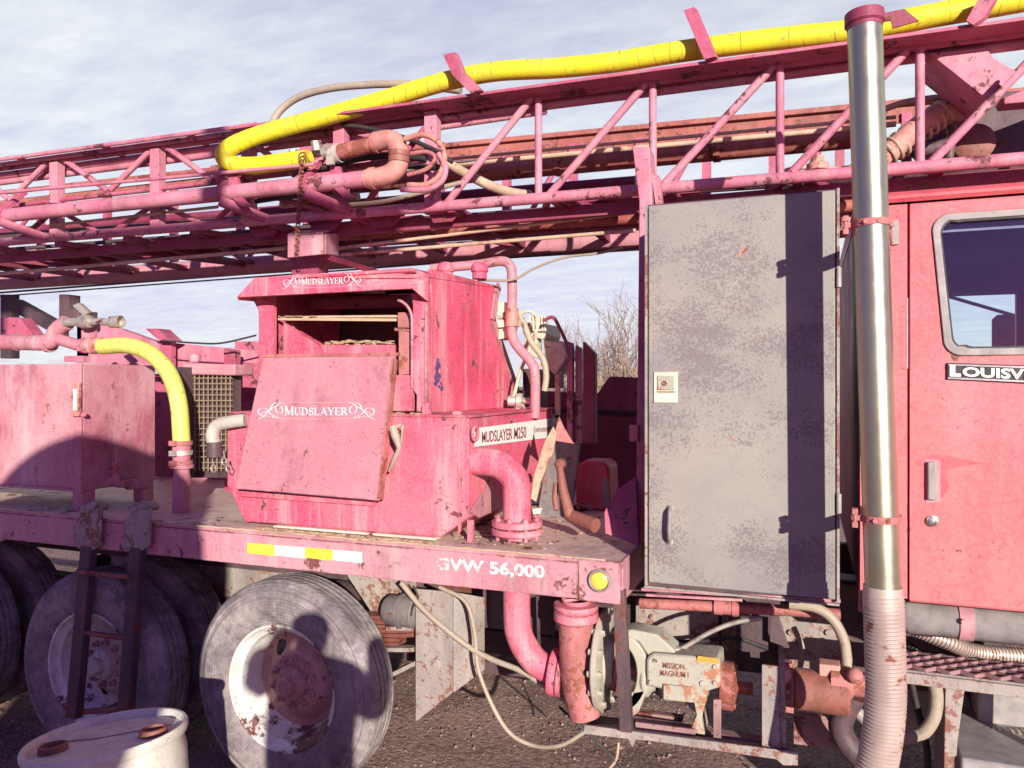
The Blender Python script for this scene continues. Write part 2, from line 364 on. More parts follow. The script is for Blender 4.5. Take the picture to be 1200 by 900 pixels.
GL={ # serif capitals on a 1-high cell: (advance, quads)
'M':(1.15,rib([(.14,0),(.16,1)],t_)+rib([(.16,1),(.55,.05)],T_)+rib([(.55,.05),(.95,1)],t_)+rib([(.97,1),(.97,0)],T_)+serif(.14,.02)+serif(.12,.98,.24)+serif(.97,.02)+serif(1.0,.98,.24)),
'U':(.95,rib([(.2,1),(.2,.35)]+arc(.47,.33,.27,.31,180,360)[1:]+[(.74,1)],[T_,T_]+[T_*.9]*4+[t_]*8)+serif(.2,.98)+serif(.74,.98)),
'D':(.95,rib([(.2,0),(.2,1)],T_)+rib([(.2,.97),(.4,.97)]+arc(.4,.5,.42,.46,90,-90)+[(.2,.03)],[t_,t_,t_,.1,.14,T_,T_,T_,.14,.1,t_,t_,t_,t_])+serif(.16,.02)+serif(.16,.98)),
'S':(.75,rib(arc(.37,.74,.22,.23,20,270,10)+arc(.37,.26,.25,.24,90,-160,10)[1:],[t_,t_,t_,t_,.08,.1,.12,.14,T_,T_,T_,T_,T_,.14,.12,.1,.08,t_,t_,t_,t_])+rib([(.6,.72),(.6,.98)],.05)+rib([(.13,.02),(.13,.3)],.05)),
'L':(.8,rib([(.2,0),(.2,1)],T_)+rib([(.2,.03),(.68,.03)],t_)+rib([(.69,0),(.69,.28)],.05)+serif(.2,.98)+serif(.16,.02)),
'A':(1.0,rib([(.14,0),(.5,1)],t_)+rib([(.47,1),(.86,0)],T_)+rib([(.28,.33),(.7,.33)],t_)+serif(.14,.02)+serif(.86,.02)),
'Y':(.95,rib([(.12,1),(.48,.45)],T_)+rib([(.83,1),(.5,.45)],t_)+rib([(.48,.48),(.48,0)],T_)+serif(.14,.98)+serif(.83,.98,.26)+serif(.48,.02)),
'E':(.82,rib([(.2,0),(.2,1)],T_)+rib([(.2,.97),(.7,.97)],t_)+rib([(.2,.5),(.55,.5)],t_)+rib([(.2,.03),(.72,.03)],t_)+rib([(.7,1),(.7,.76)],.05)+rib([(.73,0),(.73,.26)],.05)+rib([(.56,.38),(.56,.62)],.05)+serif(.16,.02)+serif(.16,.98)),
'R':(.95,rib([(.2,0),(.2,1)],T_)+rib([(.2,.97),(.42,.97)]+arc(.42,.74,.24,.23,90,-90,8)+[(.2,.5)],[t_,t_,t_,.1,.14,T_,T_,.14,.1,t_,t_])+rib([(.42,.5),(.85,0)],T_)+serif(.18,.02)+serif(.16,.98)),}
def mudslayer(mapf,orn=True,x0=.23,x1=.77):
    mb=MB(); w="MUDSLAYER"; tot=sum(GL[c][0] for c in w)+.08; sc=(x1-x0)/tot; x=x0
    for i,c in enumerate(w):
        big=1.0 if i==0 else .84
        lay(mb,[[(x+a*sc*(1.08 if i==0 else 1),.28+b*.46*big) for a,b in q] for q in GL[c][1]],mapf); x+=GL[c][0]*sc*(1.08 if i==0 else 1)
    if orn:   # scrollwork ribbons round the name
        for sg in (0,1):
            fx=(lambda a:a) if sg==0 else (lambda a:1-a)
            c1=[(fx(.5),.93),(fx(.3),.93),(fx(.2),.90),(fx(.155),.70),(fx(.165),.42),(fx(.20),.38),(fx(.215),.55),(fx(.19),.75),(fx(.13),.66),(fx(.05),.22),(fx(.0),.06)]
            c2=[(fx(.18),.14),(fx(.11),.35),(fx(.07),.62),(fx(.02),.62),(fx(.005),.42),(fx(.05),.22),(fx(.12),.22),(fx(.17),.12),(fx(.5),.08)]
            c3=[(fx(.25),.93),(fx(.14),.88),(fx(.10),.55),(fx(.03),.35)]
            for cc in (c1,c2,c3):
                p=cat([V((a,b,0)) for a,b in cc],5); lay(mb,rib([(q.x,q.y) for q in p],.0085),lambda u,v,h:mapf(u,v,h))
    return mb
# ================================================================== SETTING
def build_ground():
    mb=MB(); nx,ny=90,70; vs=[]
    def gx(i): t=i/nx*2-1; return -1.5+ (abs(t)**3*400+abs(t)*8)*(1 if t>0 else -1)
    def gy(j): t=j/ny; return -60+0 if j==0 else (-6+t*16+ (t**8)*500)
    from mathutils import noise
    for j in range(ny+1):
        for i in range(nx+1):
            x,y=gx(i),gy(j); z=noise.noise(V((x*.7,y*.7,0)))*.03+noise.noise(V((x*2.3,y*2.3,4)))*.015
            if x<-2.6: z-=min(.09,(-2.6-x)*.1)
            vs.append((x,y,z))
    mb.add(vs,[(j*(nx+1)+i,j*(nx+1)+i+1,(j+1)*(nx+1)+i+1,(j+1)*(nx+1)+i) for j in range(ny) for i in range(nx)])
    tag(mb.build('ground',M['ground']),kind='structure')
    st=MB()
    for k in range(7500):
        x=random.uniform(-5.5,1.6); y=random.uniform(1.6,9) if random.random()<.7 else random.uniform(3,6)
        r=random.choice((.004,.005,.006,.008,.012))*random.uniform(.7,1.3); z=noise.noise(V((x*.7,y*.7,0)))*.03+noise.noise(V((x*2.3,y*2.3,4)))*.015-(min(.09,max(0,(-2.6-x)*.1)))
        a=random.random()*6; vs=[]
        for q in ((1,0,0),(-1,0,0),(0,1,0),(0,-1,0),(0,0,.8),(0,0,-.8)):
            v=V(q)*r*random.uniform(.6,1.2); v.rotate(Matrix.Rotation(a,3,'Z')); vs.append(v+V((x,y,z+r*.3)))
        st.add(vs,[(0,2,4),(2,1,4),(1,3,4),(3,0,4),(2,0,5),(1,2,5),(3,1,5),(0,3,5)],True)
    tag(st.build('gravel',M['stone']),'loose brown gravel scattered over the dirt under the truck','gravel',kind='stuff')
build_ground()
# ================================================================== TRUCK
YD=3.0; ZT=1.24; ZB=1.08
truck=thing('drilling_rig_truck','faded red drilling rig truck with long flat deck, dual wheels and boxy cab','truck',(-2.3,4.2,0))
XR=P(726,660,YD).x
d=MB(); d.box((-9,YD,ZT-.012),(XR,5.4,ZT)); deck=d.build('deck',M['decktop'],truck,.003)
e=MB(); e.box((-9,YD-.006,ZB),(XR-.17,YD+.012,ZT-.013)); e.box((-9,YD+.013,ZB),(XR,YD+.08,ZB+.012)); e.box((-9,YD-.006,ZT-.012),(XR-.17,YD-.001,ZT+.004))
e.build('edge_beam',M['deck'],deck,.003)
e=MB(); e.box((XR-.168,YD-.01,ZB-.004),(XR+.004,YD+.012,ZT+.004)); e.box((XR+.001,YD+.013,ZB),(XR+.012,5.4,ZT+.003)); e.build('corner_plate',M['deck'],deck,.003)
e=MB(); e.box((-9,5.36,ZB),(XR,5.4,ZT-.013)); e.build('far_edge_beam',M['mast2'],deck,.003)
# weld bead along deck edge
e=MB(); pts=[V((x*.03-9,YD-.004,ZT+.006+random.uniform(-.002,.002))) for x in range(int((XR+9)/.03))]; e.tube(pts,.005,5); e.build('weld_bead',M['rodbeige'],deck)
# lamp
L=P(703,680,YD-.012); e=MB(); e.lathe(L,(0,-1,0),[(.046,0),(.046,.012),(.040,.018),(.036,.012),(.036,.0)],32); lamp=e.build('marker_lamp',M['seal'],truck)
e=MB(); e.lathe(L,(0,-1,0),[(.035,.004),(.034,.012),(.02,.019),(0,.021)],32); e.build('lens',M['amber'],lamp)
# tape
for a,b,m,nm in ((290,322,'limeworn','reflective_tape'),(322,358,'white','reflective_tape'),(358,390,'lime','reflective_tape'),(390,425,'white','reflective_tape')):
    t=(a-290)/135*11; t2=(b-290)/135*11
    e=MB(); e.prism([P(a,636+t,YD-.008),P(b-.6,636+t2,YD-.008),P(b-.6,649+t2,YD-.008),P(a,648+t,YD-.008)],(0,-.0015,0)); e.build(nm,M[m],truck)
mp=quadmap((510,652),(638,663),(638,680),(510,670),lambda x,y,h:P(x,y,YD-.0075-h))
def dsm(u,v,h): return mp(u,v,h)
surf_text('GVW 56,000',dsm,.03).build('lettering',M['stencil'],truck)
# chassis rails and cross members
e=MB()
e.box((-9,3.72,.84),(-.9,3.79,1.06)); e.box((-.9,3.72,.66),(4,3.79,1.06)); e.box((-9,3.74,.62),(4,3.86,.655)); e.box((-9,3.74,1.062),(4,3.86,1.075))
cr=e.build('chassis_rail',M['dark'],truck,.003)
e=MB(); e.box((-9,4.6,.80),(4,4.66,1.07)); e.build('chassis_rail',M['dark'],truck,.003)
for x in [-8+i*.62 for i in range(12)]:
    e=MB(); e.box((x,YD+.09,1.13),(x+.06,5.35,1.225)); e.build('cross_member',M['mast2'],truck,.003)
e=MB(); e.box((-1.25,4.0,.52),(-.35,4.5,1.0)); e.lathe((-.35,4.25,.72),(1,0,0),[(0,0),(.26,0),(.24,.3),(.17,.4),(.17,.9),(.22,.95),(.22,1.4),(0,1.4)],24); e.box((1.2,3.95,.4),(3.4,4.6,1.1)); e.cyl((-3,4.2,.62),(-1.25,4.2,.72),.06); e.build('transmission',M['dark'],truck,.02)
e=MB(); e.prism([P(862,722,3.5),P(900,724,3.5),P(900,790,3.5),P(862,786,3.5)],(0,.02,0)); e.prism([P(902,722,3.45),P(912,722,3.45),P(925,760,3.45),P(902,752,3.45)],(0,.02,0)); e.build('bracket',M['dark'],truck,.002)
# bolted grey frame plates seen under the cabinet
for a,b,y0,y1 in ((745,842,702,770),(846,880,706,768),(912,985,715,800)):
    e=MB(); e.plate([(a,y0),(b,y0+4),(b,y1),(a,y1-6)],3.66,.012)
    for fx,fy in ((.2,.3),(.2,.7),(.8,.3),(.8,.7)):
        e.bolt(P(a+(b-a)*fx,y0+(y1-y0)*fy,3.66),(0,-1,0),.014,.014)
    e.build('frame_plate',M['grey'],truck,.002)
# axle housings, springs
for X in (-2.3,-3.57,-4.84):
    e=MB(); e.cyl((X,3.3,.5),(X,5.1,.5),.075); e.sphere((X,4.2,.5),.2); e.build('axle',M['dark'],truck)
# --- wheels
def wheel(X,Zc,center,yo=0):
    r_=MB(); O=V((X,YD+yo,Zc)); ax=(0,1,0)
    r_.lathe(O,ax,[(.300,.028),(.307,.018),(.303,.010),(.293,.014),(.286,.035),(.262,.055),(.256,.11),(.240,.150),(.232,.175),(.245,.18),(.27,.12),(.28,.19),(.3,.22)],64)
    w=r_.build('wheel',M['whitepaint'],truck,org=O); w['label']='wheel with chipped white rim'
    # recessed disc with two hand holes
    dm=MB(); na,nr=288,40; r0,r1=.0,.236; vs=[];fs=[]
    def yy(r): return .168 if r>.2 else (.168-.05*((.2-r)/.06) if r>.14 else .118)
    for i in range(nr+1):
        r=r0+(r1-r0)*i/nr
        for k in range(na):
            a=2*math.pi*k/na; vs.append(O+V((math.cos(a)*r,yy(r),math.sin(a)*r)))
    holes=[(center[0],.178)]
    for i in range(nr):
        for k in range(na):
            r=(r0+(r1-r0)*(i+.5)/nr); a=2*math.pi*(k+.5)/na; q=(math.cos(a)*r,math.sin(a)*r); ok=True
            for ha,hr in holes:
                if math.hypot(q[0]-math.cos(R(ha))*hr,q[1]-math.sin(R(ha))*hr)<.034: ok=False
            if ok: fs.append((i*na+k,i*na+(k+1)%na,(i+1)*na+(k+1)%na,(i+1)*na+k))
    dm.add(vs,fs); dm.build('disc',M[center[1]],w)
    hb=MB(); hb.lathe(O,ax,[(0,.030),(.035,.030),(.042,.036),(.046,.07),(.052,.072),(.075,.078),(.08,.09),(.085,.118)],32)
    for k in range(8):
        a=2*math.pi*k/8; hb.bolt(O+V((math.cos(a)*.063,.076,math.sin(a)*.063)),(0,-1,0),.008,.008)
    hb.build('hub',M[center[2]],w)
    for k in range(10):
        a=2*math.pi*(k+.4)/10; n=MB(); n.lathe(O+V((math.cos(a)*.115,.118,math.sin(a)*.115)),(0,-1,0),[(0,.04),(.010,.04),(.012,.03),(.012,.022),(.019,.02),(.019,0)],8); n.build('lug_nut',M[center[3]],w)
    def tyre(y0,lab):
        prof=[(.29,.03),(.300,.015),(.325,.004),(.36,-.004),(.40,-.008),(.43,-.006),(.436,-.010),(.442,-.005),(.465,.003),(.472,-.001),(.478,.005),(.495,.018),(.508,.030),(.514,.045)]
        for g in (.07,.105,.14,.175): prof+=[(.515,g-.012),(.515,g-.005),(.503,g-.004),(.503,g+.004),(.515,g+.005)]
        prof+=[(.512,.19),(.500,.205),(.47,.218),(.42,.225),(.36,.225),(.29,.21)]
        t=MB(); t.lathe(O+V((0,y0,0)),ax,[(a*(1 if y0==0 else .97),b) for a,b in prof],96)
        return t.build('tyre',M['tyre'],w)
    tyre(0,'')
    if X<-3: tyre(.33,'')
    return w
def local_coords(w): pass
wheel(-2.335,.50,(125,'rimrust','rimrust','rimrust'))
wheel(-3.57,.43,(250,'pvcdirty','pvc','rimrust'))
wheel(-4.84,.45,(30,'whitepaint','rimrust','rimrust'))
for X in (-2.3,-3.57):   # far side duals
    t=MB(); t.lathe((X,4.85,.47),(0,1,0),[(.0,.0),(.29,.02),(.36,0),(.47,.01),(.51,.04),(.515,.5),(.47,.54),(.0,.54)],48); t.build('far_tyre',M['tyre'],truck)
# mudflap bracket / spring hanger plates
e=MB(); e.prism([P(487,690,3.25),P(530,694,3.25),P(530,812,3.25),P(487,846,3.25)],(0,.012,0)); fp=e.build('hanger_plate',M['grey'],truck,.002)
e=MB(); e.prism([P(531,694,3.26),P(566,700,3.42),P(566,785,3.42),P(531,811,3.26)],(.008,.004,0)); e.build('flange',M['grey'],fp,.002)
e=MB(); e.lathe(P(512,778,3.25),(0,-1,0),[(.0,.02),(.014,.02),(.016,.012),(.026,.01),(.028,0)],20); e.build('bolt',M['grey'],fp)
e=MB(); e.prism([P(405,672,3.4),P(487,682,3.4),P(487,740,3.4),P(440,725,3.4)],(0,.02,0)); e.prism([P(130,650,3.75),P(330,665,3.75),P(330,745,3.75),P(130,745,3.75)],(0,.02,0)); e.build('splash_plate',M['grey'],truck,.002)
for (a,b) in (((455,735),(485,735)),((455,760),(487,760)),((440,800),(490,775))):
    e=MB(); e.beam(P(*a,3.3),P(*b,3.3),.05,.02); e.build('bracket',M['grey'],truck,.002)
e=MB(); e.plate([(566,690),(650,698),(650,745),(566,735)],3.45,.01); e.build('under_panel',M['dark'],truck)
e=MB(); e.beam(P(630,698,3.3),P(632,760,3.3),.012); e.beam(P(540,745,3.9),P(760,770,3.9),.09,.12); e.beam(P(480,765,4.3),P(700,800,4.3),.07); e.build('drive_shaft',M['dark'],truck)
for i in range(7):
    e=MB(); q=[V((-2.2+j*.11,3.36,.78-.022*i+.06*(j/5)**2)) for j in range(5 - (1 if i>4 else 0))]; 
    for a,b in zip(q,q[1:]): e.beam(a,b,.075,.018)
    e.build('leaf_spring',M['rust'],truck)
e=MB(); e.lathe(P(472,716,3.3),(1,0,0),[(0,-.09),(.06,-.09),(.075,-.07),(.075,-.01),(.085,-.008),(.085,.008),(.075,.01),(.075,.07),(.05,.09),(0,.09)],24); e.build('brake_chamber',M['darkgrey'],truck)
e=MB(); e.prism([P(452,700,3.42),P(478,702,3.42),P(482,730,3.42),P(470,760,3.42),P(448,748,3.42)],(0,.015,0)); e.build('shackle_plate',M['rustpink'],truck,.002)
for q,r_,m in (([(440,690),(452,700),(462,722),(458,748),(446,770)],.009,'black'),([(575,700),(582,722),(600,735),(640,738),(655,750)],.011,'black'),([(745,735),(800,752),(860,748),(900,760)],.010,'black'),([(930,735),(940,760),(936,790)],.012,'rubberhose'),([(1060,752),(1090,770),(1130,775),(1200,768)],.012,'black'),([(1068,800),(1075,830),(1085,870),(1088,905)],.013,'black'),([(1120,800),(1135,830),(1150,842),(1200,838)],.02,'rubberhose')):
    e=MB(); e.tube([P(x_,y_,3.5) for x_,y_ in q],r_,10,curve=6); e.build('air_line',M[m],truck)
e=MB(); e.lathe(P(1150,825,3.6),(1,0,0),[(0,-.12),(.09,-.12),(.1,-.1),(.1,.5),(0,.5)],24); e.build('air_reservoir',M['mast2'],truck)
e=MB(); e.prism([P(930,835,3.4),P(985,842,3.4),P(985,880,3.4),P(930,872,3.4)],(0,.02,0)); e.build('guard_plate',M['rustgrey'],truck,.002)
# --- cab
Xc=P(1008,450,YD).x; cabX1=3.6
YB=5.35; Zc0=1.19; Zc1=2.60
# body shell with window openings (near and far)
cab=MB()
def wall(mb,Y,t,win):   # wall in plane Y with rounded window hole; win=(x0b,x0t,x1,z0,z1)
    xa,xb,x1,z0,z1=win; n=6; r=.055
    hole=[]
    def cr(cx,cz,a0): return [(cx+r*math.cos(R(a0+90*i/n)),cz+r*math.sin(R(a0+90*i/n))) for i in range(n+1)]
    hole=cr(x1-r,z1-r,0)+cr(xb+r,z1-r,90)+cr(xa+r,z0+r,180)+cr(x1-r,z0+r,270)
    return hole
xw0=P(1105,418,YD).x; xw1=P(1092,255,YD).x; xw2=xw0+.72; zw0=P(1105,417,YD).z; zw1=P(1094,252,YD).z
hole=wall(None,YD,.03,(xw0,xw1,xw2,zw0,zw1))
def shell(mb,Y,t,x0,x1,z0,z1):
    # ring of quads from rect to hole
    hs=len(hole); rect=[]
    for (hx,hz) in hole:
        cx,cz=(xw0+xw2)/2,(zw0+zw1)/2; dx,dz=hx-cx,hz-cz
        s_=min([ (x1-cx)/dx if dx>1e-6 else 9e9,(x0-cx)/dx if dx<-1e-6 else 9e9,(z1-cz)/dz if dz>1e-6 else 9e9,(z0-cz)/dz if dz<-1e-6 else 9e9]); rect.append((cx+dx*s_,cz+dz*s_))
    # insert exact corners by snapping nearest
    for c in ((x0,z0),(x1,z0),(x1,z1),(x0,z1)):
        i=min(range(hs),key=lambda k:(rect[k][0]-c[0])**2+(rect[k][1]-c[1])**2); rect[i]=c
    vs=[(a,Y,b) for a,b in hole]+[(a,Y,b) for a,b in rect]+[(a,Y+t,b) for a,b in hole]+[(a,Y+t,b) for a,b in rect]
    fs=[]
    for i in range(hs):
        j=(i+1)%hs; fs+=[(i,j,hs+j,hs+i),(2*hs+i,3*hs+i,3*hs+j,2*hs+j),(i,2*hs+i,2*hs+j,j),(hs+i,hs+j,3*hs+j,3*hs+i)]
    mb.add(vs,fs,True)
xd0=P(1065.5,450,YD).x; xd1=xw2+.12; zd1=P(1065,239,YD).z
door=MB(); shell(door,YD-.004,.04,xd0,xd1,Zc0,zd1); dr=door.build('door',M['cab'],truck,.004)
far=MB()
shell(far,YB-.04,.04,xd0,xd1,Zc0,zd1); far.box((Xc,YB-.04,Zc0-.02),(xd0-.001,YB,zd1)); far.box((xd1+.001,YB-.04,Zc0),(cabX1,YB,zd1)); far.build('far_side_panel',M['cab'],truck,.004)
cab=MB()
cab.box((Xc,YD,Zc0+.01),(xd0-.006,YD+.04,zd1)); cab.box((xd1+.006,YD,Zc0),(cabX1,YD+.04,zd1))
# header above the door with drip rail
ro=[(YD,zd1+.008),(YD-.012,zd1+.02),(YD-.010,zd1+.03),(YD+.004,zd1+.033),(YD+.008,Zc1+.0),(YD+.05,Zc1+.035),(YD+.25,Zc1+.06),(4.2,Zc1+.075)]
ro=ro+[(8.35-y,z) for y,z in reversed(ro)]
n=len(ro); vs=[(Xc,y,z) for y,z in ro]+[(cabX1,y,z) for y,z in ro]
cab.add(vs,[(i,i+1,n+i+1,n+i) for i in range(n-1)]+[tuple(range(n)),tuple(range(2*n-1,n-1,-1))],True)
cab.build('cab_body',M['cab'],truck,.004)
e=MB(); e.box((Xc,YD+.041,Zc0),(Xc+.04,YB-.04,zd1)); e.build('cab_rear_panel',M['darkred'],truck,.003)  # dark colour stands in for the shade on the cab rear wall
e=MB(); e.box((Xc+.05,YD+.3,Zc0),(Xc+.12,YB-.3,2.12)); e.box((Xc+.041,YD+.05,Zc1-.12),(cabX1,YB-.05,Zc1-.02)); e.box((Xc+.05,YD+.045,Zc0),(cabX1,YB-.05,Zc0+.04)); e.box((2.4,YD+.05,Zc0),(2.45,YB-.05,2.1))
e.box((Xc+.05,YB-.05,zw1-.05),(cabX1,YB-.045,zd1)); e.build('cab_interior',M['interior'],truck)
# seat back
e=MB(); e.box((.55,3.35,1.3),(.75,3.85,1.97)); e.build('seat',M['black'],truck,.03)
# door line / seal dark gap
fr=MB()
hp=[V((a,YD-.012,b)) for a,b in hole]; cxz=V(((xw0+xw2)/2,YD-.012,(zw0+zw1)/2))
def ringf(mb,pts,w,y0,t):
    c=V((cxz.x,y0,cxz.z)); n=len(pts); o=[]
    ins=[]
    for p in pts:
        q=V((p.x,y0,p.z)); dd=(q-c); s1=1-w/abs(dd.x if abs(dd.x)/((xw2-xw0)/2)>abs(dd.z)/((zw1-zw0)/2) else dd.z); ins.append(c+dd*s1)
    P0=[V((p.x,y0,p.z)) for p in pts]
    vs=P0+ins+[p+V((0,t,0)) for p in P0]+[p+V((0,t,0)) for p in ins]
    fs=[]
    for i in range(n):
        j=(i+1)%n; fs+=[(i,j,n+j,n+i),(n+i,n+j,3*n+j,3*n+i),(i,2*n+i,2*n+j,j)]
    mb.add(vs,fs,True); return ins
ins=ringf(fr,hp,.024,YD-.012,.03); wf=fr.build('window_frame',M['seal'],dr,.003)
fr=MB(); ringf(fr,ins,.006,YD-.006,.02); fr.build('window_bead',M['black'],dr)
g=MB(); g.add([(p.x,YD+.012,p.z) for p in hp],[tuple(range(len(hp)))],True); g.build('window_glass',M['glass'],dr)
# handle, lock, badge
e=MB(); e.plate([(1087,541),(1098,541),(1098.5,587),(1087,586)],YD-.022,.014); e.build('door_handle',M['seal'],dr,.005)
e=MB(); e.plate([(1084,538),(1102,539),(1102,588),(1085,589)],YD-.006,.001); e.build('handle_recess',M['red'],dr,.0003)
e=MB(); e.plate([(1086,536),(1092,533),(1112,534),(1150,543),(1122,547),(1108,552),(1112,570),(1106,583),(1100,584),(1100,540)],YD-.0052,.0005); e.build('scuff_mark',M['scuff'],dr)
e=MB(); q=P(1092,610.5,YD-.005); e.lathe(q,(0,-1,0),[(.019,0),(.019,.006),(.013,.008),(.012,.004),(.011,.007),(0,.008)],24); e.build('door_lock',M['chrome'],dr)
e=MB(); bp=[(1110,425),(1260,430),(1260,452),(1110,444.5)]; e.plate(bp,YD-.014,.009); bd=e.build('badge',M['black'],dr,.002)
e=MB(); e.prism([P(1111,426.5,YD-.0165),P(1258,431.5,YD-.0165),P(1258,433.5,YD-.0165),P(1111,428,YD-.0165)],(0,.003,0)); e.prism([P(1111,442,YD-.0165),P(1258,448.5,YD-.0165),P(1258,450.5,YD-.0165),P(1111,444,YD-.0165)],(0,.003,0)); e.build('badge_trim',M['chrome'],dr)
def blk(mb,mf,cells): 
    for (a,b,c,dd) in cells: lay(mb,[[(a,b),(c,b),(c,dd),(a,dd)]],mf,.003)
mfb=quadmap((1113,428),(1257,433),(1257,448),(1113,442),lambda x,y,h:P(x,y,YD-.0145-h))
e=surf_text('OUISVILLE',quadmap((1128,430),(1243,434),(1243,447.3),(1128,441),lambda x,y,h:P(x,y,YD-.0145-h)),.035,.003)
blk_=quadmap((1113,428),(1126,428.5),(1126,441.5),(1113,441),lambda x,y,h:P(x,y,YD-.0145-h)); lay(e,[[(0,.0),(.5,0),(.5,1),(0,1)],[(.5,0),(1,0),(1,.28),(.5,.28)]],blk_,.003)
e.build('badge_lettering',M['white'],bd)
# door mirror beyond the far window, wiper post
e=MB(); q0=P(1186,392,5.75); e.prism([q0+V((-.11,0,-.13)),q0+V((.13,0,-.13)),q0+V((.13,0,.11)),q0+V((.1,0,.13)),q0+V((-.08,0,.13)),q0+V((-.11,0,.1))],(0,.02,0)); e.tube([q0+V((.02,.01,.12)),q0+V((-.5,-.2,.28))],.012,8); e.tube([q0+V((.08,-.01,-.5)),q0+V((.08,-.01,.5))],.03,8); e.build('far_mirror',M['seal'],truck,.003)
# air tank under the door
e=MB(); a=P(1064,722,3.12); b=V((3,3.12,a.z)); e.lathe(a,(1,0,0),[(0,-.03),(.045,-.025),(.062,0),(.062,b.x-a.x)],28); at=e.build('air_tank',M['seal'],truck)
e=MB(); q=P(1130,722,3.12); e.lathe((q.x,3.12,a.z),(1,0,0),[(.062,-.022),(.067,-.022),(.067,.022),(.062,.022)],28); e.bolt(P(1129,728,3.05),(0,-1,0),.01,.008); e.build('strap',M['deck'],at)
e=MB(); e.box((xd0-.02,YD+.25,1.06),(3,YD+.4,1.18)); e.build('cab_sill',M['dark'],truck)
# running board with expanded grating
e=MB(); za=P(1060,783,YD).z; zb=P(1060,800,YD).z; x0=P(1056,780,YD).x
e.box((x0,YD-.01,zb),(3,YD+.005,za-.012)); e.box((x0,YD+.006,za-.02),(3,YD+.02,za-.008)); e.box((x0,YD+.19,zb),(3,YD+.20,za)); stp=e.build('running_board',M['grey'],truck,.002)
e=MB()
nx=26
for j in range(6):
    for i in range(nx):
        xa=x0+i*.075+(j%2)*.0375; ya=YD+.01+j*.030
        e.beam((xa,ya,za-.004),(xa+.0375,ya+.030,za-.001),.006,.014); e.beam((xa+.0375,ya+.030,za-.001),(xa+.075,ya,za-.004),.006,.014)
e.build('tread_grating',M['rustgrey'],stp)
e=MB()
for j in range(4):
    e.beam((x0,YD+.03+j*.05,za-.028),(3,YD+.03+j*.05,za-.028),.008,.014)
e.build('grating_bar',M['rustgrey'],stp)
for px in (1108,1260):
    e=MB(); e.prism([P(px,797,YD+.01),P(px+24,797,YD+.01),P(px+14,870,YD+.03),P(px+12,910,YD+.03),P(px-2,910,YD+.03)],(0,.02,0)); e.build('step_bracket',M['grey'],truck,.002)
# corrugated intake pipes, lower
def corr(pts,r,pitch,amp,curve=10,seg=20):
    pp=cat([V(p) for p in pts],curve); L=[0]
    for i in range(1,len(pp)): L.append(L[-1]+(pp[i]-pp[i-1]).length)
    n=int(L[-1]/pitch*4); o=[];k=0
    for i in range(n+1):
        s_=L[-1]*i/n
        while k<len(L)-2 and L[k+1]<s_: k+=1
        t=(s_-L[k])/max(1e-9,L[k+1]-L[k]); o.append(pp[k].lerp(pp[k+1],t))
    rr=[r+amp*(1 if (i%4) in (1,2) else -.6) for i in range(n+1)]
    m=MB(); m.tube(o,rr,seg); return m
corr([P(1118,868,3.3),P(1180,874,3.3),P(1260,880,3.3)],.06,.02,.003).build('intake_hose',M['flex'],truck)
corr([P(1070,736,3.3),P(1110,752,3.3),P(1150,765,3.35),P(1250,772,3.4)],.028,.012,.003).build('intake_hose',M['flex'],truck)
e=MB(); e.box((P(1126,892,3.0).x,3.0,.3),(3,3.6,P(1126,888,3.0).z)); e.box((P(1150,810,3.3).x,3.35,.62),(3,3.7,.86)); e.box((P(1060,810,3.6).x,3.95,.35),(3,4.5,1.0)); e.build('fuel_tank',M['seal'],truck,.01)
# --- exhaust stack
top=P(1013,24,2.71); bot=P(1035,700,2.66); ax=(bot-top)
e=MB(); e.tube([top,bot],.0525,40,cap=False); e.tube([top+ax*.001,bot],.0495,40,cap=False); ex=e.build('exhaust_stack',M['stack'],truck)
e=MB(); tn=ax.normalized(); e.lathe(top,tn,[(.048,.03),(.048,-.018),(.059,-.022),(.060,.012),(.0535,.018),(.0535,.03)],40); e.build('stack_collar',M['darkred'],ex)
e=MB(); e.prism([P(1031,16,2.95),P(1060,10,2.95),P(1077,24,2.95),P(1046,33,2.95),P(1044,24,2.95),P(1031,25,2.95)],(0,.008,0)); e.build('guide_plate',M['darkred'],ex,.001)
corr([P(1035,696,2.66),P(1037,760,2.66),P(1038,815,2.66),P(1034,862,2.66),P(1024,915,2.66)],.0570,.0125,.0030,16,32).build('flex_pipe',M['flex'],ex)
e=MB(); e.lathe(P(1034.5,690,2.66),(0,0,-1),[(.0535,-.01),(.057,-.01),(.058,.055),(.055,.055)],32); e.build('sleeve',M['flex'],ex)
for py in (267,610):
    c=top+ax*((py-24)/676); e=MB(); e.lathe(c,tn,[(.0535,-.011),(.0565,-.011),(.0565,.011),(.0535,.011)],32)
    e.box((c.x-.085,c.y-.012,c.z-.008),(c.x-.055,c.y+.012,c.z+.008)); e.cyl((c.x-.075,c.y-.01,c.z-.03),(c.x-.075,c.y-.01,c.z+.03),.007,8); e.box((c.x-.083,c.y-.02,c.z+.012),(c.x-.066,c.y+.01,c.z+.03)); e.box((c.x-.083,c.y-.02,c.z-.03),(c.x-.066,c.y+.01,c.z-.012))
    e.box((c.x+.05,c.y-.004,c.z-.012),(c.x+.062,c.y+.05,c.z+.012)); e.beam((c.x+.05,c.y+.02,c.z),(P(1047,0,YD).x-.01,YD-.012,c.z+.0),.012,.05); e.bolt(c+V((-.02,-.052,0)),(0,-1,0),.008,.006); e.bolt(c+V((.018,-.052,0)),(0,-1,0),.008,.006)
    e.build('stack_clamp',M['rustpink'],ex,.001)
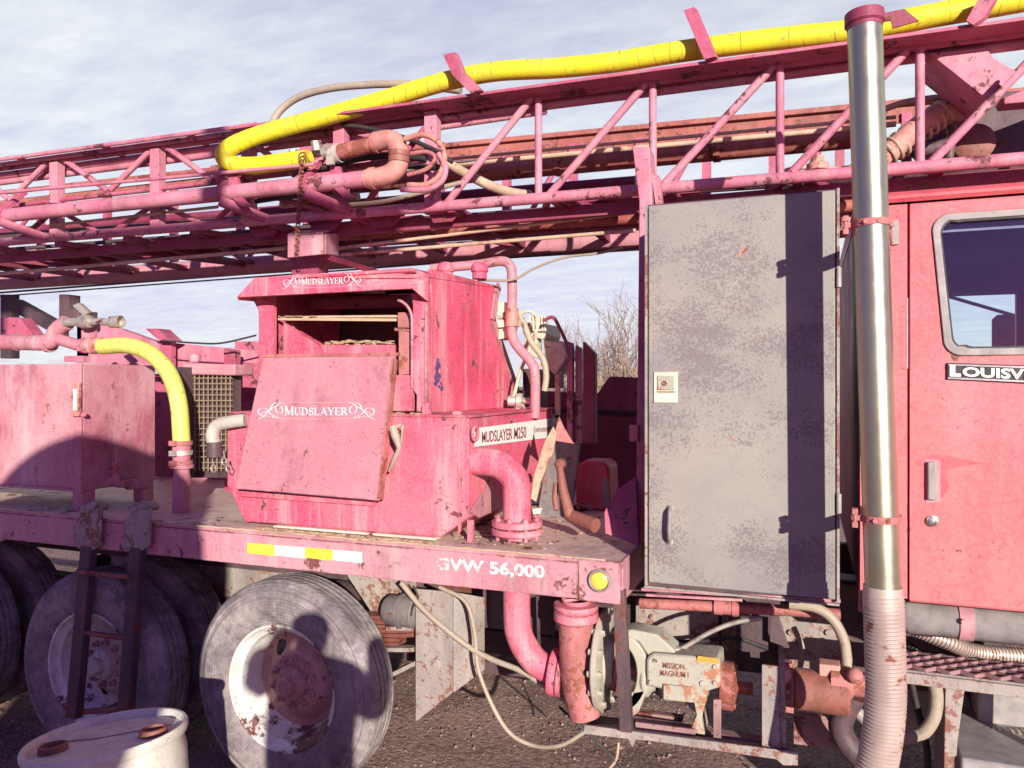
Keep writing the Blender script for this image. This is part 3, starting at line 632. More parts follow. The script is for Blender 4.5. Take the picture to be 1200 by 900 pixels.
e=MB(); e.plate([(1041,259),(1053,258),(1053.5,286),(1041,287)],YD-.012,.010); e.bolt(P(1047,263,YD-.012),(0,-1,0),.007,.006); e.bolt(P(1047,282,YD-.012),(0,-1,0),.007,.006); e.build('mount_plate',M['seal'],ex,.001)
e=MB(); e.plate([(1006,692),(1014,692),(1014,718),(1006,717)],2.72,.01); e.bolt(P(1010,699,2.72),(0,-1,0),.007,.006); e.bolt(P(1010,711,2.72),(0,-1,0),.007,.006); e.build('mount_plate',M['orange'],ex,.001)
# ================================================================== MAST
mast=thing('drilling_mast','long faded pink lattice mast lying level above the truck','mast',(-2.3,4.2,2.87))
def T(a,b,r,nm='pipe',m='mast',Y=3.6,Y2=None,seg=14):
    k=MB(); k.tube([P(*a,Y),P(*b,Y2 or Y)],r,seg); return k.build(nm,M[m],mast)
def ext(a,b,x0,x1): s_=(b[1]-a[1])/(b[0]-a[0]); return (x0,a[1]+s_*(x0-a[0])),(x1,a[1]+s_*(x1-a[0]))
def LT(a,b,r,nm='pipe',m='mast',Y=3.6,x0=-90,x1=1330):
    a,b=ext(a,b,x0,x1); return T(a,b,r,nm,m,Y)
LT((0,198),(1200,38),.018,'upper_chord','mast2')
LT((0,206),(1200,51),.024,'upper_chord','mast',3.67)
LT((0,214),(430,158),.02,'side_pipe','mast',3.67,-90,440)
LT((560,142),(640,130),.018,'side_pipe','mast',3.67,515,640)
lowA,lowB=(0,284),(1200,186)
LT(lowA,lowB,.0275,'lower_chord')
def ylow(x): return 284-98/1200*x
def yup(x): return 198-160/1200*x
# hose tray: flat shelf that sticks out under the hose
LT((0,187),(1200,22),.013,'top_rail','mast',3.5,-90,300)
LT((0,193),(1200,30),.016,'top_rail','mast',3.56,-90,300)
for px in (20,120,220):
    k=MB(); k.beam(P(px,187-.1375*px,3.5)+V((0,0,.0)),P(px,187-.1375*px,3.5)+V((0,.16,-.02)),.03,.02); k.build('rail_clip',M['mast2'],mast)
k=MB(); a,b=ext((0,189),(1200,24),268,1330); a=P(*a,3.47); b=P(*b,3.47)
k.prism([a,b,b+V((0,.22,0)),a+V((0,.22,0))],(0,0,.006)); k.prism([a+V((0,-.004,0)),b+V((0,-.004,0)),b+V((0,-.004,.014)),a+V((0,-.004,.014))],(0,.003,0)); k.build('hose_tray',M['mast2'],mast,.001)
# square posts & tube posts
for px in (-40,67,185,292,400,507):
    k=MB(); k.beam(P(px,yup(px)+2,3.6),P(px,ylow(px),3.6),.07,.06,up=(0,1,0)); k.build('post',M['mast'],mast,.003)
for px in (631,765,914,1078,1262): T((px,yup(px)+2),(px,ylow(px)),.0185,'post')
for a,b in (((522,240),(624,114)),((642,230),(757,98)),((778,216),(906,78)),((928,202),(1062,60)),((1092,190),(1235,42))): T(a,b,.019,'brace')
for a,b in (((12,234),(58,188)),((75,187),(127,224)),((130,222),(179,174)),((192,170),(250,212)),((253,210),(290,160)),((300,170),(345,205)),((-35,190),(10,234))): T(a,b,.018,'brace')
LT((0,243),(300,208),.014,'mid_chord','mast2',3.6,-90,507)
for a,b in (((20,283),(62,248)),((72,248),(120,275)),((128,275),(180,240)),((190,240),(240,264)),((250,262),(288,225)),((420,250),(498,150)),((300,225),(390,250))): T(a,b,.016,'brace','mast2')
# gusset at the lower chord
k=MB(); k.plate([(480,240),(540,235),(520,250),(500,252)],3.63,.006); k.build('gusset',M['mast'],mast)
# far side
LT((0,331),(745,281),.068,'far_lower_chord','panel',4.74)  # paler paint than the other chords stands in for sunlight on it
k=MB(); a,b=ext((520,172),(1040,123),250,1330); a=P(*a,4.8);b=P(*b,4.8); k.beam(a,b,.07,.03); k.beam(a+V((0,0,-.06)),b+V((0,0,-.06)),.01,.10); k.build('far_upper_chord',M['drillpipe'],mast,.002)
def yfl(x): return 331-50/745*x
def yfu(x): return 172-49/520*(x-520)
for i,px in enumerate(range(-30,1250,78)):
    yt=yfu(px)+12 if px>250 else yfl(px)-95
    k=MB(); k.beam(P(px,yt,4.8),P(px,yfl(px),4.8),.05); k.build('far_post',M['mast2'],mast)
for i,px in enumerate(range(-30,1200,156)):
    yt=yfu(px+78)+14 if px>250 else yfl(px)-90
    T((px+6,yfl(px)-4),(px+72,yt),.018,'far_brace','mast2',4.8)
LT((0,240),(250,212),.035,'far_rail','drillpipe',4.8,-90,260)
LT((0,226),(250,199),.02,'far_rail','drillpipe',4.7,-90,520)
# big pipes lying in the mast
LT((600,199),(1000,161),.055,'drill_pipe','drillpipe',4.2,300,1035)
for px in (655,840,1030):
    k=MB(); c=P(px,199-.095*(px-600),4.2); k.lathe(c,(1,0,0),[(.0551,-.02),(.062,-.018),(.062,.018),(.0551,.02)],24); k.build('pipe_collar',M['drillpipe'],mast)
LT((520,187),(1010,141),.009,'hydraulic_line','rodbeige',4.05,480,1050)
LT((520,194),(1010,149),.013,'hydraulic_line','rodbeige',4.0,480,1050)
LT((60,264),(250,243),.009,'hydraulic_line','rodbeige',3.55,60,255)
LT((0,321),(335,291),.012,'hydraulic_line','rodbeige',3.8,-90,338)
LT((430,287),(600,266),.010,'hydraulic_line','rodbeige',3.8,385,745)
LT((430,296),(600,282),.010,'hydraulic_line','rodbeige',3.8,400,745)
LT((0,343),(745,286),.009,'cable_line','dark',4.9)
LT((0,347),(745,291),.006,'cable_line','dark',4.7)
k=MB(); a,b=ext((0,303),(745,243),-90,1330); k.beam(P(*a,3.75),P(*b,3.75),.04,.06); k.build('lower_channel',M['darkred'],mast,.002)  # inner members from here are coloured dark in place of mast shade
k=MB(); a,b=ext((0,312),(745,262),-90,1330); k.beam(P(*a,4.3),P(*b,4.3),.10,.05); k.build('lower_channel',M['darkred'],mast,.002)
LT((0,300),(745,256),.03,'inner_pipe','drillpipe',4.05)
LT((0,277),(745,226),.024,'inner_pipe','dark',3.9)
for i_,x_ in enumerate((-6.3,-5.2,-4.35,-3.5,-2.75,-1.9,-1.15,-.4,.5,1.6)):
    k=MB(); w_=(.75,.55,.7,.5,.72,.6,.66,.8,.9,.9)[i_]; k.box((x_,3.86+.12*(i_%2),2.895),(x_+w_,4.34,2.905)); k.build('shade_plate',M['darkred'],mast)  # plates added to make the mast underside read as dark shade
LT((0,281),(745,222),.022,'inner_pipe','darkred',4.0)
LT((0,293),(745,238),.016,'inner_pipe','dark',4.4)
LT((0,272),(745,212),.03,'inner_pipe','darkred',4.5,-90,745)
for px in (290,360,430,500):
    k=MB(); k.plate([(px,ylow(px)+4),(px+42,ylow(px)+1),(px+30,ylow(px)+16),(px+8,ylow(px)+18)],3.66,.01); k.build('gusset',M['darkred'],mast)
# bottom cross members + diagonals between near and far lower chords
zl=2.86; x=-6.2; i=0
while x<3.4:
    k=MB(); k.beam((x,3.6,zl),(x,4.8,zl-.01),.04,.04); k.build('cross_member',M['darkred'],mast)  # dark colour again in place of shade under the mast
    k=MB(); k.beam((x+.02,3.6,zl),(x+.53,4.8,zl),.03,.03) if i%2 else k.beam((x+.53,3.6,zl),(x+.02,4.8,zl),.03,.03); k.build('cross_brace',M['darkred'],mast); x+=.56; i+=1
# head-frame mass above the cab, gusset and latch plate
k=MB(); k.prism([P(1082,133,4.4),P(1130,110,4.4),P(1360,95,4.4),P(1360,186,4.4),P(1108,190,4.4),P(1075,160,4.4)],(0,.35,0)); k.build('head_frame',M['dark'],mast,.01)
k=MB(); k.prism([P(1088,62,3.62),P(1155,55,3.62),P(1165,68,3.62),P(1192,84,3.62),P(1156,116,3.62)],(0,.30,0)); k.build('head_gusset',M['mast'],mast,.004)
k=MB(); k.prism([P(1172,116,3.9),P(1360,40,3.9),P(1360,106,3.9),P(1175,122,3.9)],(0,.1,0)); k.build('head_gusset',M['mast'],mast,.004)
k=MB(); k.plate([(1170,98),(1187,80),(1190,84),(1174,101)],3.55,.02); k.build('latch_plate',M['mast'],mast)
# hooks that hold the hose
for nm,pts in (('hose_hook',[(519,64),(532,61),(541,83),(562,105),(552,110),(530,88)]),('hose_hook',[(801,12),(813,8),(838,66),(825,70)]),('hose_hook',[(1150,-8),(1170,-8),(1154,20),(1140,29),(1132,24)])):
    k=MB(); k.prism([P(x_,y_,3.43) for x_,y_ in pts],(.012,.03,.0)); k.build(nm,M['mast2'],mast,.001)
for q,r_,m in (([(905,205),(940,196),(985,198),(1035,186),(1085,176)],.012,'rodbeige'),([(940,214),(985,205),(1040,200),(1090,196)],.016,'dark'),([(1036,128),(1060,120),(1085,116),(1120,112)],.015,'rodbeige'),([(1040,165),(1075,176),(1110,170)],.03,'dark'),([(1095,120),(1115,150),(1112,186)],.02,'dark')):
    k=MB(); k.tube([P(x_,y_,4.0) for x_,y_ in q],r_,10,curve=6); k.build('service_line',M[m],mast)
for px,py in ((1118,140),(1140,170)):
    k=MB(); k.lathe(P(px,py,4.25),(0,-1,0),[(0,.06),(.06,.06),(.09,.045),(.075,.02),(.09,0),(.0,0)],24); k.build('pulley',M['rust'],mast)
k=MB(); k.lathe(P(958,196,3.85),(0,0,1),[(0,-.08),(.03,-.08),(.03,-.02),(.05,-.015),(.05,.015),(.03,.02),(.03,.05),(0,.05)],14); k.build('valve',M['orange'],mast)
# sheave behind the hose
k=MB(); c=P(390,178,4.2); k.lathe(c,(0,1,0),[(0,0),(.19,0),(.25,-.02),(.26,0),(.24,.03),(.26,.06),(.25,.08),(0,.06)],40); k.build('sheave',M['mast2'],mast)
# near service pipe with elbows
def arcpts(c,r,a0,a1,n,Y): return [P(c[0]+r*math.cos(R(a0+(a1-a0)*i/n)),c[1]-r*math.sin(R(a0+(a1-a0)*i/n)),Y) for i in range(n+1)]
sp=thing('standpipe','pink steel pipe along the mast with orange double elbow','pipe',P(200,232,3.45))
k=MB(); k.tube([P(5,253,3.45),P(455,207,3.45)],.043,24); k.build('pipe_run',M['mast'],sp)
k=MB(); k.tube([P(430,210,3.45),P(452,206,3.45),P(464,198,3.45),P(468,186,3.45),P(466,172,3.45),P(458,164,3.45),P(440,166,3.45)],.050,24,curve=5)
k.lathe(P(437,209,3.45),V(P(437,209,3.45)-P(400,213,3.45)),[(.045,-.014),(.056,-.012),(.056,.012),(.045,.014)],24); k.build('elbow',M['orange'],sp)
k=MB(); c=P(468,184,3.45); k.lathe(c,(0.06,0,1),[(.05,-.03),(.056,-.028),(.056,.0),(.053,.002),(.056,.004),(.056,.028),(.05,.03)],24); k.build('coupling',M['rust'],sp)
k=MB(); a=P(448,167,3.45); b=P(392,180,3.45); k.tube([a,b],.041,24); k.lathe(P(440,168,3.45),a-b,[(.042,-.012),(.052,-.01),(.052,.01),(.042,.012)],24); k.build('pipe_end',M['rustpink'],sp)
k=MB(); dd=(a-b).normalized(); c=P(395,180,3.45); k.lathe(c,dd,[(.0,-.04),(.036,-.04),(.036,-.01),(.05,-.008),(.05,.02),(.044,.022)],24); k.box((c.x-.02,3.38,c.z-.075),(c.x+.02,3.40,c.z-.03)); k.build('coupling',M['pvcdirty'],sp)
for px in (8,263,362):
    y0=253-.1022*(px-5); c=P(px,y0,3.45); k=MB(); k.lathe(c,(1,0,-.0),[(.04,-.012),(.062,-.012),(.062,.012),(.04,.012)],8,True)
    k.beam(c+V((0,-.04,-.05)),c+V((.17,.15,-.13)),.05,.05); k.beam(c+V((0.0,.0,.05)),c+V((.0,.12,.18)),.04,.03); k.build('pipe_saddle',M['mast2'],sp,.002)
for pts,m in (([(475,163),(495,158),(512,165),(521,182),(515,205),(500,216),(478,217)],'orange'),([(478,205),(500,198),(510,185),(500,178),(482,180)],'rustpink'),([(470,222),(500,222),(518,212),(522,195),(514,180)],'mast')):
    k=MB(); k.tube([P(x_,y_,3.42) for x_,y_ in pts],.0145 if m!='rustpink' else .011,12,curve=6); k.build('hydraulic_hose',M[m],sp)
k=MB(); k.tube([P(-60,232,3.40),P(0,226,3.40),P(365,193,3.40)],.010,10); k.tube([P(365,193,3.4),P(378,185,3.42)],.010,10); k.build('guide_rod',M['mast'],sp)
for px in (268,388):
    y0=232-.09*px*1.0; k=MB(); k.prism([P(px-2,y0-14+12,3.43),P(px+10,y0-12+10,3.43),P(px+14,y0+22,3.43),P(px+26,y0+34,3.43),P(px+14,y0+34,3.43),P(px+2,y0+22,3.43)],(0,.02,0)); k.build('strap_bracket',M['mast2'],sp,.001)
# corroded valve bits left of the coupling
k=MB(); k.cyl(P(330,190,3.55),P(385,176,3.55),.02,12); k.bolt(P(345,184,3.5),(0,-.3,1),.025,.04); k.bolt(P(372,176,3.5),(0,-.3,1),.028,.05); k.lathe(P(385,178,3.5),(1,0,.2),[(0,-.03),(.035,-.03),(.035,-.01),(.045,-.008),(.045,.01),(.03,.012),(0,.02)],14); k.build('valve',M['bright'],sp)
for q,r_,m in (([(352,200),(380,196),(420,186),(462,182),(500,186)],.018,'black'),([(300,236),(360,226),(420,208),(470,196),(520,196)],.014,'black'),([(400,146),(430,150),(470,160),(510,176),(530,190)],.012,'black'),([(410,240),(450,236),(500,224),(540,214)],.012,'rubberhose')):
    k=MB(); k.tube([P(x_,y_,3.56) for x_,y_ in q],r_,10,curve=6); k.build('rubber_line',M[m],sp)
k=MB(); k.cyl(P(396,196,3.7),P(520,182,3.7),.03,16); k.lathe(P(452,190,3.7),(1,0,.0),[(.03,-.03),(.042,-.028),(.042,.028),(.03,.03)],14); k.build('cylinder_body',M['mast'],sp)
k=MB(); k.cyl(P(330,240,3.62),P(420,230,3.62),.022,14); k.build('cylinder_rod',M['rodbeige'],sp)
# ---- hoses (top level)
yh=MB(); hp_=[P(362,186,3.46),P(330,190,3.46),P(296,194,3.46),P(272,192,3.45),P(262,183,3.42),P(272,171,3.42),P(310,156,3.46),P(380,137,3.5),P(450,117,3.52),P(520,96,3.54),P(580,84,3.54),P(650,80,3.55),P(720,73,3.55),P(800,60,3.55),P(900,47,3.55),P(1000,36,3.55),P(1100,17,3.55),P(1180,3,3.55),P(1330,-26,3.55)]
yh.tube(hp_,.0475,24,curve=8); tag(yh.build('hose',M['yellow'],org=hp_[9]),'thick bright yellow hose lying in hooks along the top of the mast','hose')
k=MB(); q=[P(316,150,3.75),P(328,130,3.78),P(350,114,3.8),P(385,104,3.8),P(430,99.5,3.8),P(480,99,3.8),P(540,106,3.8)]; k.tube(q,.021,14,curve=8); tag(k.build('hose',M['rubberhose'],org=q[3]),'dull brown rubber hose arching above the yellow hose','hose')
k=MB(); q=[P(522,190,3.75),P(545,203,3.75),P(575,218,3.75),P(600,226,3.75),P(622,229,3.75)]; k.tube(q,.026,14,curve=8); k2=k.build('hose',M['rodbeige'],org=q[2]); tag(k2,'pale ribbed hose drooping inside the mast right of the orange loops','hose')
k=MB(); q=[P(1000,205,3.9),P(1040,180,3.9),P(1075,150,3.9),P(1105,132,3.95),P(1130,128,4.0)]; k.tube(q,.05,14,curve=6); rp=k.build('rotary_hose',M['orange'],org=q[1]); tag(rp,'scabby orange hose wrapped with rope near the mast end above the cab','hose')
k=MB()
for i in range(9):
    t=i/8; c=q[1].lerp(q[3],t)+V((0,0,.0)); k.ring(c,(q[3]-q[1]),.055,.009,16,6)
k.build('rope_wrap',M['rodbeige'],rp)
# dangling cable between unit and mast
k=MB(); q=[P(560,328,3.9),P(600,328,3.9),P(625,315,3.9),P(660,302,3.9),P(700,297,3.9),P(730,290,3.9)]; k.tube(q,.007,8,curve=6); tag(k.build('cable',M['rubberhose'],org=q[2]),'thin tan cable looping from the mast down behind the red mud cleaner','cable')
# chain + anchor bracket
ch=thing('chain','rusty link chain hanging from the mast pipe to a pink bracket','chain',P(350,190,3.38))
a=P(354,188,3.38); b=P(347,300,3.42); n=26
for i in range(n):
    t=(i+.5)/n; c=a.lerp(b,t)+V((0,0,0)); k=MB(); L_=(b-a).length/n; xx=V((1,0,0)) if i%2 else V((0,1,0)); zz=V((0,0,1)); pts=[]
    for j in range(13):
        an=2*math.pi*j/12; pts.append(c+xx*.012*math.cos(an)+zz*(math.sin(an)*.30+(.36 if math.sin(an)>0 else -.36 if math.sin(an)<0 else 0))*L_*1.05)
    k.tube(pts,.0042,6,cap=False); k.build('link',M['rust'],ch)
k=MB(); k.ring(a+V((0,0,.02)),(0,1,0),.022,.005,16,6); k.build('hook_ring',M['rust'],ch)
br=thing('mast_bracket','pink steel box bracket under the mast where the chain ends','bracket',P(358,302,3.45))
k=MB(); k.plate([(337,276),(379,274),(379,298),(337,302)],3.45,.012); k.prism([P(337,276,3.462),P(379,274,3.462),P(392,270,3.75),P(348,272,3.75)],(0,0,.01)); k.prism([P(380,274,3.45),P(395,274,3.7),P(395,300,3.7),P(380,298,3.45)],(.012,0,0)); k.build('box_plate',M['deck'],br,.002)
k=MB(); k.plate([(340,300),(374,298),(372,322),(342,324)],3.6,.1); k.prism([P(379,297,3.5),P(450,318,3.9),P(440,322,3.9),P(379,303,3.5)],(0,.03,0)); k.build('stem',M['darkred'],br,.002)
# ================================================================== MAST SUPPORT POST
ps=thing('mast_support','tall pink steel post carrying the mast beside the grey cabinet','post',P(752,640,3.45))
k=MB(); k.prism([P(741,172,3.42),P(761,172,3.42),P(764,236,3.42),P(757,660,3.42),P(745,660,3.42),P(749,236,3.42)],(0,.12,0)); k.build('column',M['mast'],ps,.004)
k=MB(); k.prism([P(708,600,3.35),P(722,575,3.38),P(745,558,3.42),P(748,640,3.3),P(709,625,3.3)],(0.008,.012,0)); k.build('gusset',M['mast2'],ps,.002)
k=MB(); k.plate([(737,498),(748,499),(748,518),(737,517)],3.40,.02); k.build('hinge',M['red'],ps,.001)
k=MB(); a=P(769,168,3.5); k.plate([(763,205),(772,205),(776,240),(768,240)],3.45,.05); k.build('brace_plate',M['mast'],ps,.002)
# ================================================================== GREY CABINET
cb=thing('equipment_cabinet','tall speckled grey steel cabinet with exhaust pipe shadow across its door','cabinet',P(870,690,3.2))
X0=P(758,450,YD).x; X1=P(981,450,YD).x; Z0=P(758,684,YD).z; Z1=2.652
k=MB(); k.box((X0-.004,YD+.014,Z0-.01),(X1+.006,3.55,Z1+.004)); k.build('cabinet_body',M['dark'],cb,.004)
k=MB(); k.box((X0+.008,YD-.012,Z0+.008),(X1-.006,YD+.013,Z1-.006)); dd_=k.build('cabinet_door',M['cabinet'],cb,.004)
k=MB(); k.box((X0-.01,YD-.004,Z0-.016),(X1+.008,YD+.02,Z0-.008)); k.box((X0-.008,YD-.002,Z0-.006),(X0+.004,YD+.012,Z1)); k.box((X1-.002,YD-.016,Z0),(X1+.008,YD+.012,Z1)); k.build('door_trim',M['grey'],cb,.001)
for py in (325,590):
    k=MB(); c=P(983,py,YD-.016); k.cyl(c+V((0,0,-.035)),c+V((0,0,.035)),.009,12); k.build('hinge',M['seal'],cb)
k=MB(); k.plate([(766,436),(794,436),(794,472),(766,472)],YD-.020,.009); lt=k.build('latch_plate',M['cream'],dd_,.002)
k=MB(); k.plate([(770,440),(790,440),(790,457),(770,457)],YD-.026,.006); k.build('latch_lever',M['beige'],dd_,.003)
k=MB(); c=P(779,449,YD-.027); k.lathe(c,(0,-1,0),[(.010,0),(.010,.004),(.007,.005),(0,.002)],16); k.plate([(770,458.5),(791,458.5),(791,460),(770,460)],YD-.022,.003); k.build('latch_lock',M['rust'],dd_)
k=MB()
k.tube([P(785,594,YD-.014),P(785,597,YD-.03),P(785,601,YD-.047),P(784.5,615,YD-.05),P(784.5,629,YD-.047),P(784.5,633,YD-.03),P(784.5,636,YD-.014)],.0085,12,curve=3)
k.box((P(781,0,YD).x,YD-.018,P(0,591,YD).z),(P(789,0,YD).x,YD-.012,P(0,600,YD).z+.02)) if False else None
for py in (596,635): k.lathe(P(785,py,YD-.013),(0,-1,0),[(.014,0),(.014,.004),(.006,.007),(0,.007)],16)
k.build('pull_handle',M['seal'],dd_)
k=MB(); q=[P(861,302,YD-.0125),P(868,294,YD-.0125),P(879,287,YD-.0125),P(874,295,YD-.0125),P(866,300,YD-.0125)]; k.prism(q,(0,-.001,0)); q=[P(857,516,YD-.0125),P(859,509,YD-.0125),P(860,512,YD-.0125),P(858,518,YD-.0125)]; k.prism(q,(0,-.001,0)); k.build('rust_scratch',M['orange'],dd_)
# shelf trim under the cabinet
k=MB(); k.beam(P(752,690,3.02),P(985,704,3.02),.02,.012); k.beam(P(757,697,3.05),P(870,703,3.05),.015,.01); k.build('support_rail',M['deck'],cb,.001)
# ================================================================== MUD CLEANER
mc=thing('mud_cleaner','bright red mud cleaning unit with white scroll lettering and pink hatch','mud cleaner',(-2.1,3.7,1.25))
XL,XRr=-2.73,-1.395; YF=3.1; YK=4.3; ZL=1.262; ZM=1.80
k=MB()   # lower body: octagonal front
fr_=[P(267,493,YF),P(265,570,YF),P(287,613,YF),P(500,631,YF),P(517,630,YF),P(549,600,YF),V((XRr,YF,ZM)),]
fr_=[V((XL,YF,ZM)),V((XL,YF,1.44)),V((P(287,0,YF).x,YF,ZL)),V((P(517,0,YF).x,YF,ZL)),V((XRr,YF,1.36)),V((XRr,YF,ZM))]
k.prism(fr_,(0,YK-YF,0)); lb=k.build('lower_body',M['red'],mc,.006)
k=MB(); k.box((XL+.02,YF-.002,ZM),(XRr+.012,YK,ZM+.012)); k.build('ledge',M['red'],mc,.003)
# side rib + foot gusset
k=MB(); k.prism([V((XRr-.05,YF-.004,ZM)),V((XRr-.035,YF-.004,ZM)),V((XRr-.035,YF-.004,1.30)),V((XRr-.05,YF-.004,1.28))],(0,.0035,0)); k.prism([V((XRr-.03,YF+.05,1.34)),V((XRr-.0,YF+.05,1.34)),V((XRr-.0,YF+.05,ZT)),V((XRr-.03,YF+.05,ZT))],(0,.01,0)); k.build('rib',M['red'],mc)
k=MB(); k.box((XL+.3,YF-.02,ZL-.012),(P(517,0,YF).x-.02,YF+.05,ZL-.001)); k.build('skid',M['decktop'],mc,.002)
# upper body
YU=3.2; XU0,XU1=-2.60,-1.63; ZU=2.505
k=MB()
side=[(YU,ZM+.012),(4.37,ZM+.012),(4.30,1.92),(3.93,2.30),(3.98,2.45),(4.02,ZU),(YU,ZU-.02)]
t=.02
k.prism([V((XU1,y,z)) for y,z in side],(-t,0,0)); k.prism([V((XU0,y,z)) for y,z in side],(t,0,0)); k.build('side_panel',M['red'],mc,.004)
k=MB(); k.prism([V((XU0+t,3.9,ZM+.012)),V((XU1-t,3.9,ZM+.012)),V((XU1-t,3.9,2.15)),V((XU0+t,3.9,2.15))],(0,.02,0)); k.build('back_panel',M['darkred'],mc)
# edge flange of side panel
k=MB(); 
for i in range(1,5): k.beam(V((XU1+.008,side[i][0],side[i][1])),V((XU1+.008,side[i+1][0],side[i+1][1])),.016,.05,up=(0,1,0))
k.build('side_flange',M['panel'],mc,.002)
# hood
k=MB(); a0=P(281,345,3.05); xh1=P(487,0,3.05).x
zf1=P(350,322,3.05).z; zf0=P(350,345,3.05).z
k.prism([V((XU0-.03,3.05,zf0)),V((XU0+.08,3.05,zf1)),V((xh1-.02,3.05,zf1)),V((XU1+.003,3.16,zf1-.03)),V((XU1+.003,3.16,zf0-.05)),V((xh1-.02,3.05,zf0))],(0,.02,0)); hd=k.build('hood_fascia',M['red'],mc,.004)
k=MB(); k.prism([V((XU0-.03,3.06,zf0)),V((XU0+.08,3.06,zf1)),V((XU0+.08,4.02,ZU)),V((XU0-.03,4.02,ZU-.09))],(0,0,-.012)); k.prism([V((XU0+.075,3.055,zf1)),V((xh1-.02,3.055,zf1)),V((XU1+.003,3.16,zf1-.015)),V((XU1+.002,4.03,ZU)),V((XU0+.075,4.03,ZU))],(0,0,-.015)); k.build('hood_roof',M['red'],mc,.003)
# front frame: right stile with curved arch, left stile
xr0=P(487,0,YU).x; xr1=XU1
k=MB(); arc_=[(xr0-.14,2.42)]+[(xr0-.10+.10*math.sin(R(a)),2.32+.10*math.cos(R(a))) for a in range(0,91,15)]+[(xr0,2.05),(xr0-.0,1.92),(xr0+.02,1.90),(xr0+.02,1.82),(xr1,1.82),(xr1,zf0-.0),(xr0-.14,zf0)]
k.prism([V((x_,YU-.03,z_)) for x_,z_ in arc_],(0,.03,0)); k.build('front_stile',M['red'],mc,.004)
k=MB(); k.prism([V((XU0,YU-.02,1.82)),V((P(323,0,YU).x,YU-.02,1.82)),V((P(323,0,YU).x,YU-.02,2.30)),V((XU0+.12,YU-.06,2.42)),V((XU0-.02,YU-.08,2.43)),V((XU0,YU-.02,2.32))],(0,.03,0)); k.build('front_stile',M['red'],mc,.004)
k=MB(); xq=P(444,0,YU).x; k.box((XU0+.0,YU-.027,1.822),(xr0-.002,YU,P(400,440,YU).z)); k.build('front_rail',M['red'],mc,.003)
k=MB(); lp=[V((xr0-.10+.10*math.sin(R(a)),YU-.034,zf0-.13+.10*math.cos(R(a)))) for a in range(15,91,15)]+[V((xr0,YU-.034,1.93))]
k.tube(lp,.007,8); k.beam(V((XU1-.006,YU-.036,zf0-.06)),V((XU1-.006,YU-.036,1.84)),.012,.012); k.build('opening_lip',M['panel'],mc)
# things inside the opening
k=MB(); k.beam(P(322,373,3.4),P(487,372,3.4),.16,.012); k.beam(P(318,374,3.28),P(470,375,3.28),.012,.014); k.build('screen_tray',M['rodbeige'],mc,.002)
k=MB(); k.cyl(P(365,355,3.55),P(480,353,3.55),.035,20); k.build('inner_pipe',M['mast2'],mc)
k=MB(); k.prism([P(332,378,3.26),P(372,404,3.26),P(380,416,3.26),P(332,418,3.26)],(0,.02,0)); k.plate([(375,404),(462,404),(462,416),(375,416)],3.3,.02); k.build('inner_gusset',M['red'],mc,.002)
k=MB(); k.plate([(466,366),(486,366),(486,384),(466,384)],3.22,.02); k.prism([P(462,384,3.24),P(487,386,3.20),P(487,389,3.20),P(462,388,3.24)],(0,.03,0)); k.plate([(467,388),(484,388),(484,438),(467,440)],3.22,.03); k.build('latch_box',M['rustpink'],mc,.002)
k=MB(); k.plate([(323,344),(487,344),(487,445),(323,445)],3.88,.015); k.build('inner_back',M['dark'],mc)  # dark colour stands in for the shade inside the opening
# hatch
def hy(py): return 2.985+(582-py)/167*.125
def H3(x,y,l=0): return P(x,y,hy(y)-l)
k=MB(); q=[H3(275,573),H3(444,587),H3(463,416),H3(308,418)]; k.prism(q,(0,.018,.002)); ht=k.build('hatch',M['panel'],mc,.004)
k=MB(); q2=[(308,418),(463,416)]; k.prism([H3(306,419,.004),H3(465,417,.004),H3(465,413,.004),H3(307,415,.004)],(0,.03,0)); k.beam(H3(463,420,-.01),H3(446,585,-.01),.006,.05,up=(0,1,0)); k.build('hatch_flange',M['rustpink'],ht,.002)
mudslayer(quadmap((302,470),(439,470),(439,493),(302,493),lambda x,y,h:H3(x,y,.0015+h))).build('hatch_lettering',M['letter'],ht)
mudslayer(quadmap((332,321),(423,318),(423,337),(332,340),lambda x,y,h:P(x,y,3.05-.0015-h))).build('hood_lettering',M['letter'],hd)
# triangular supports below the hatch
k=MB(); k.beam(P(283,578,3.085),P(440,589,3.085),.02,.03); k.build('hatch_stop',M['red'],mc)
# sign on the side
k=MB(); sg=[PX(556,502,XRr),PX(650,489.5,XRr),PX(650,512,XRr),PX(556,523.5,XRr)]; k.prism(sg,(.006,0,0)); sgn=k.build('sign',M['white'],mc,.001)
fx=lambda x,y,h:PX(x,y,XRr)+V((.0065+h,0,0))
surf_text('MUDSLAYER M250',quadmap((563,506),(615,499.5),(615,513),(563,519),fx),.01).build('sign_lettering',M['ink'],sgn)
surf_text('Environmental',quadmap((624,500),(648,497.5),(648,505),(624,507),fx),.0).build('sign_lettering',M['ink'],sgn)
# worn decal
k=MB(); 
rnd=random.Random(3)
for i in range(34):
    y0=421+rnd.random()*40; w0=(2+ (y0-421)/40*5); x0_=513+rnd.uniform(-w0,w0)*.8; a_=rnd.uniform(1,2.6); k.prism([PX(x0_+a_*math.cos(j)*rnd.uniform(.5,1.2),y0+a_*1.6*math.sin(j)*rnd.uniform(.5,1.2),XU1) for j in range(6)],(.001+.00006*i,0,0))
k.build('worn_decal',M['navy'],mc)
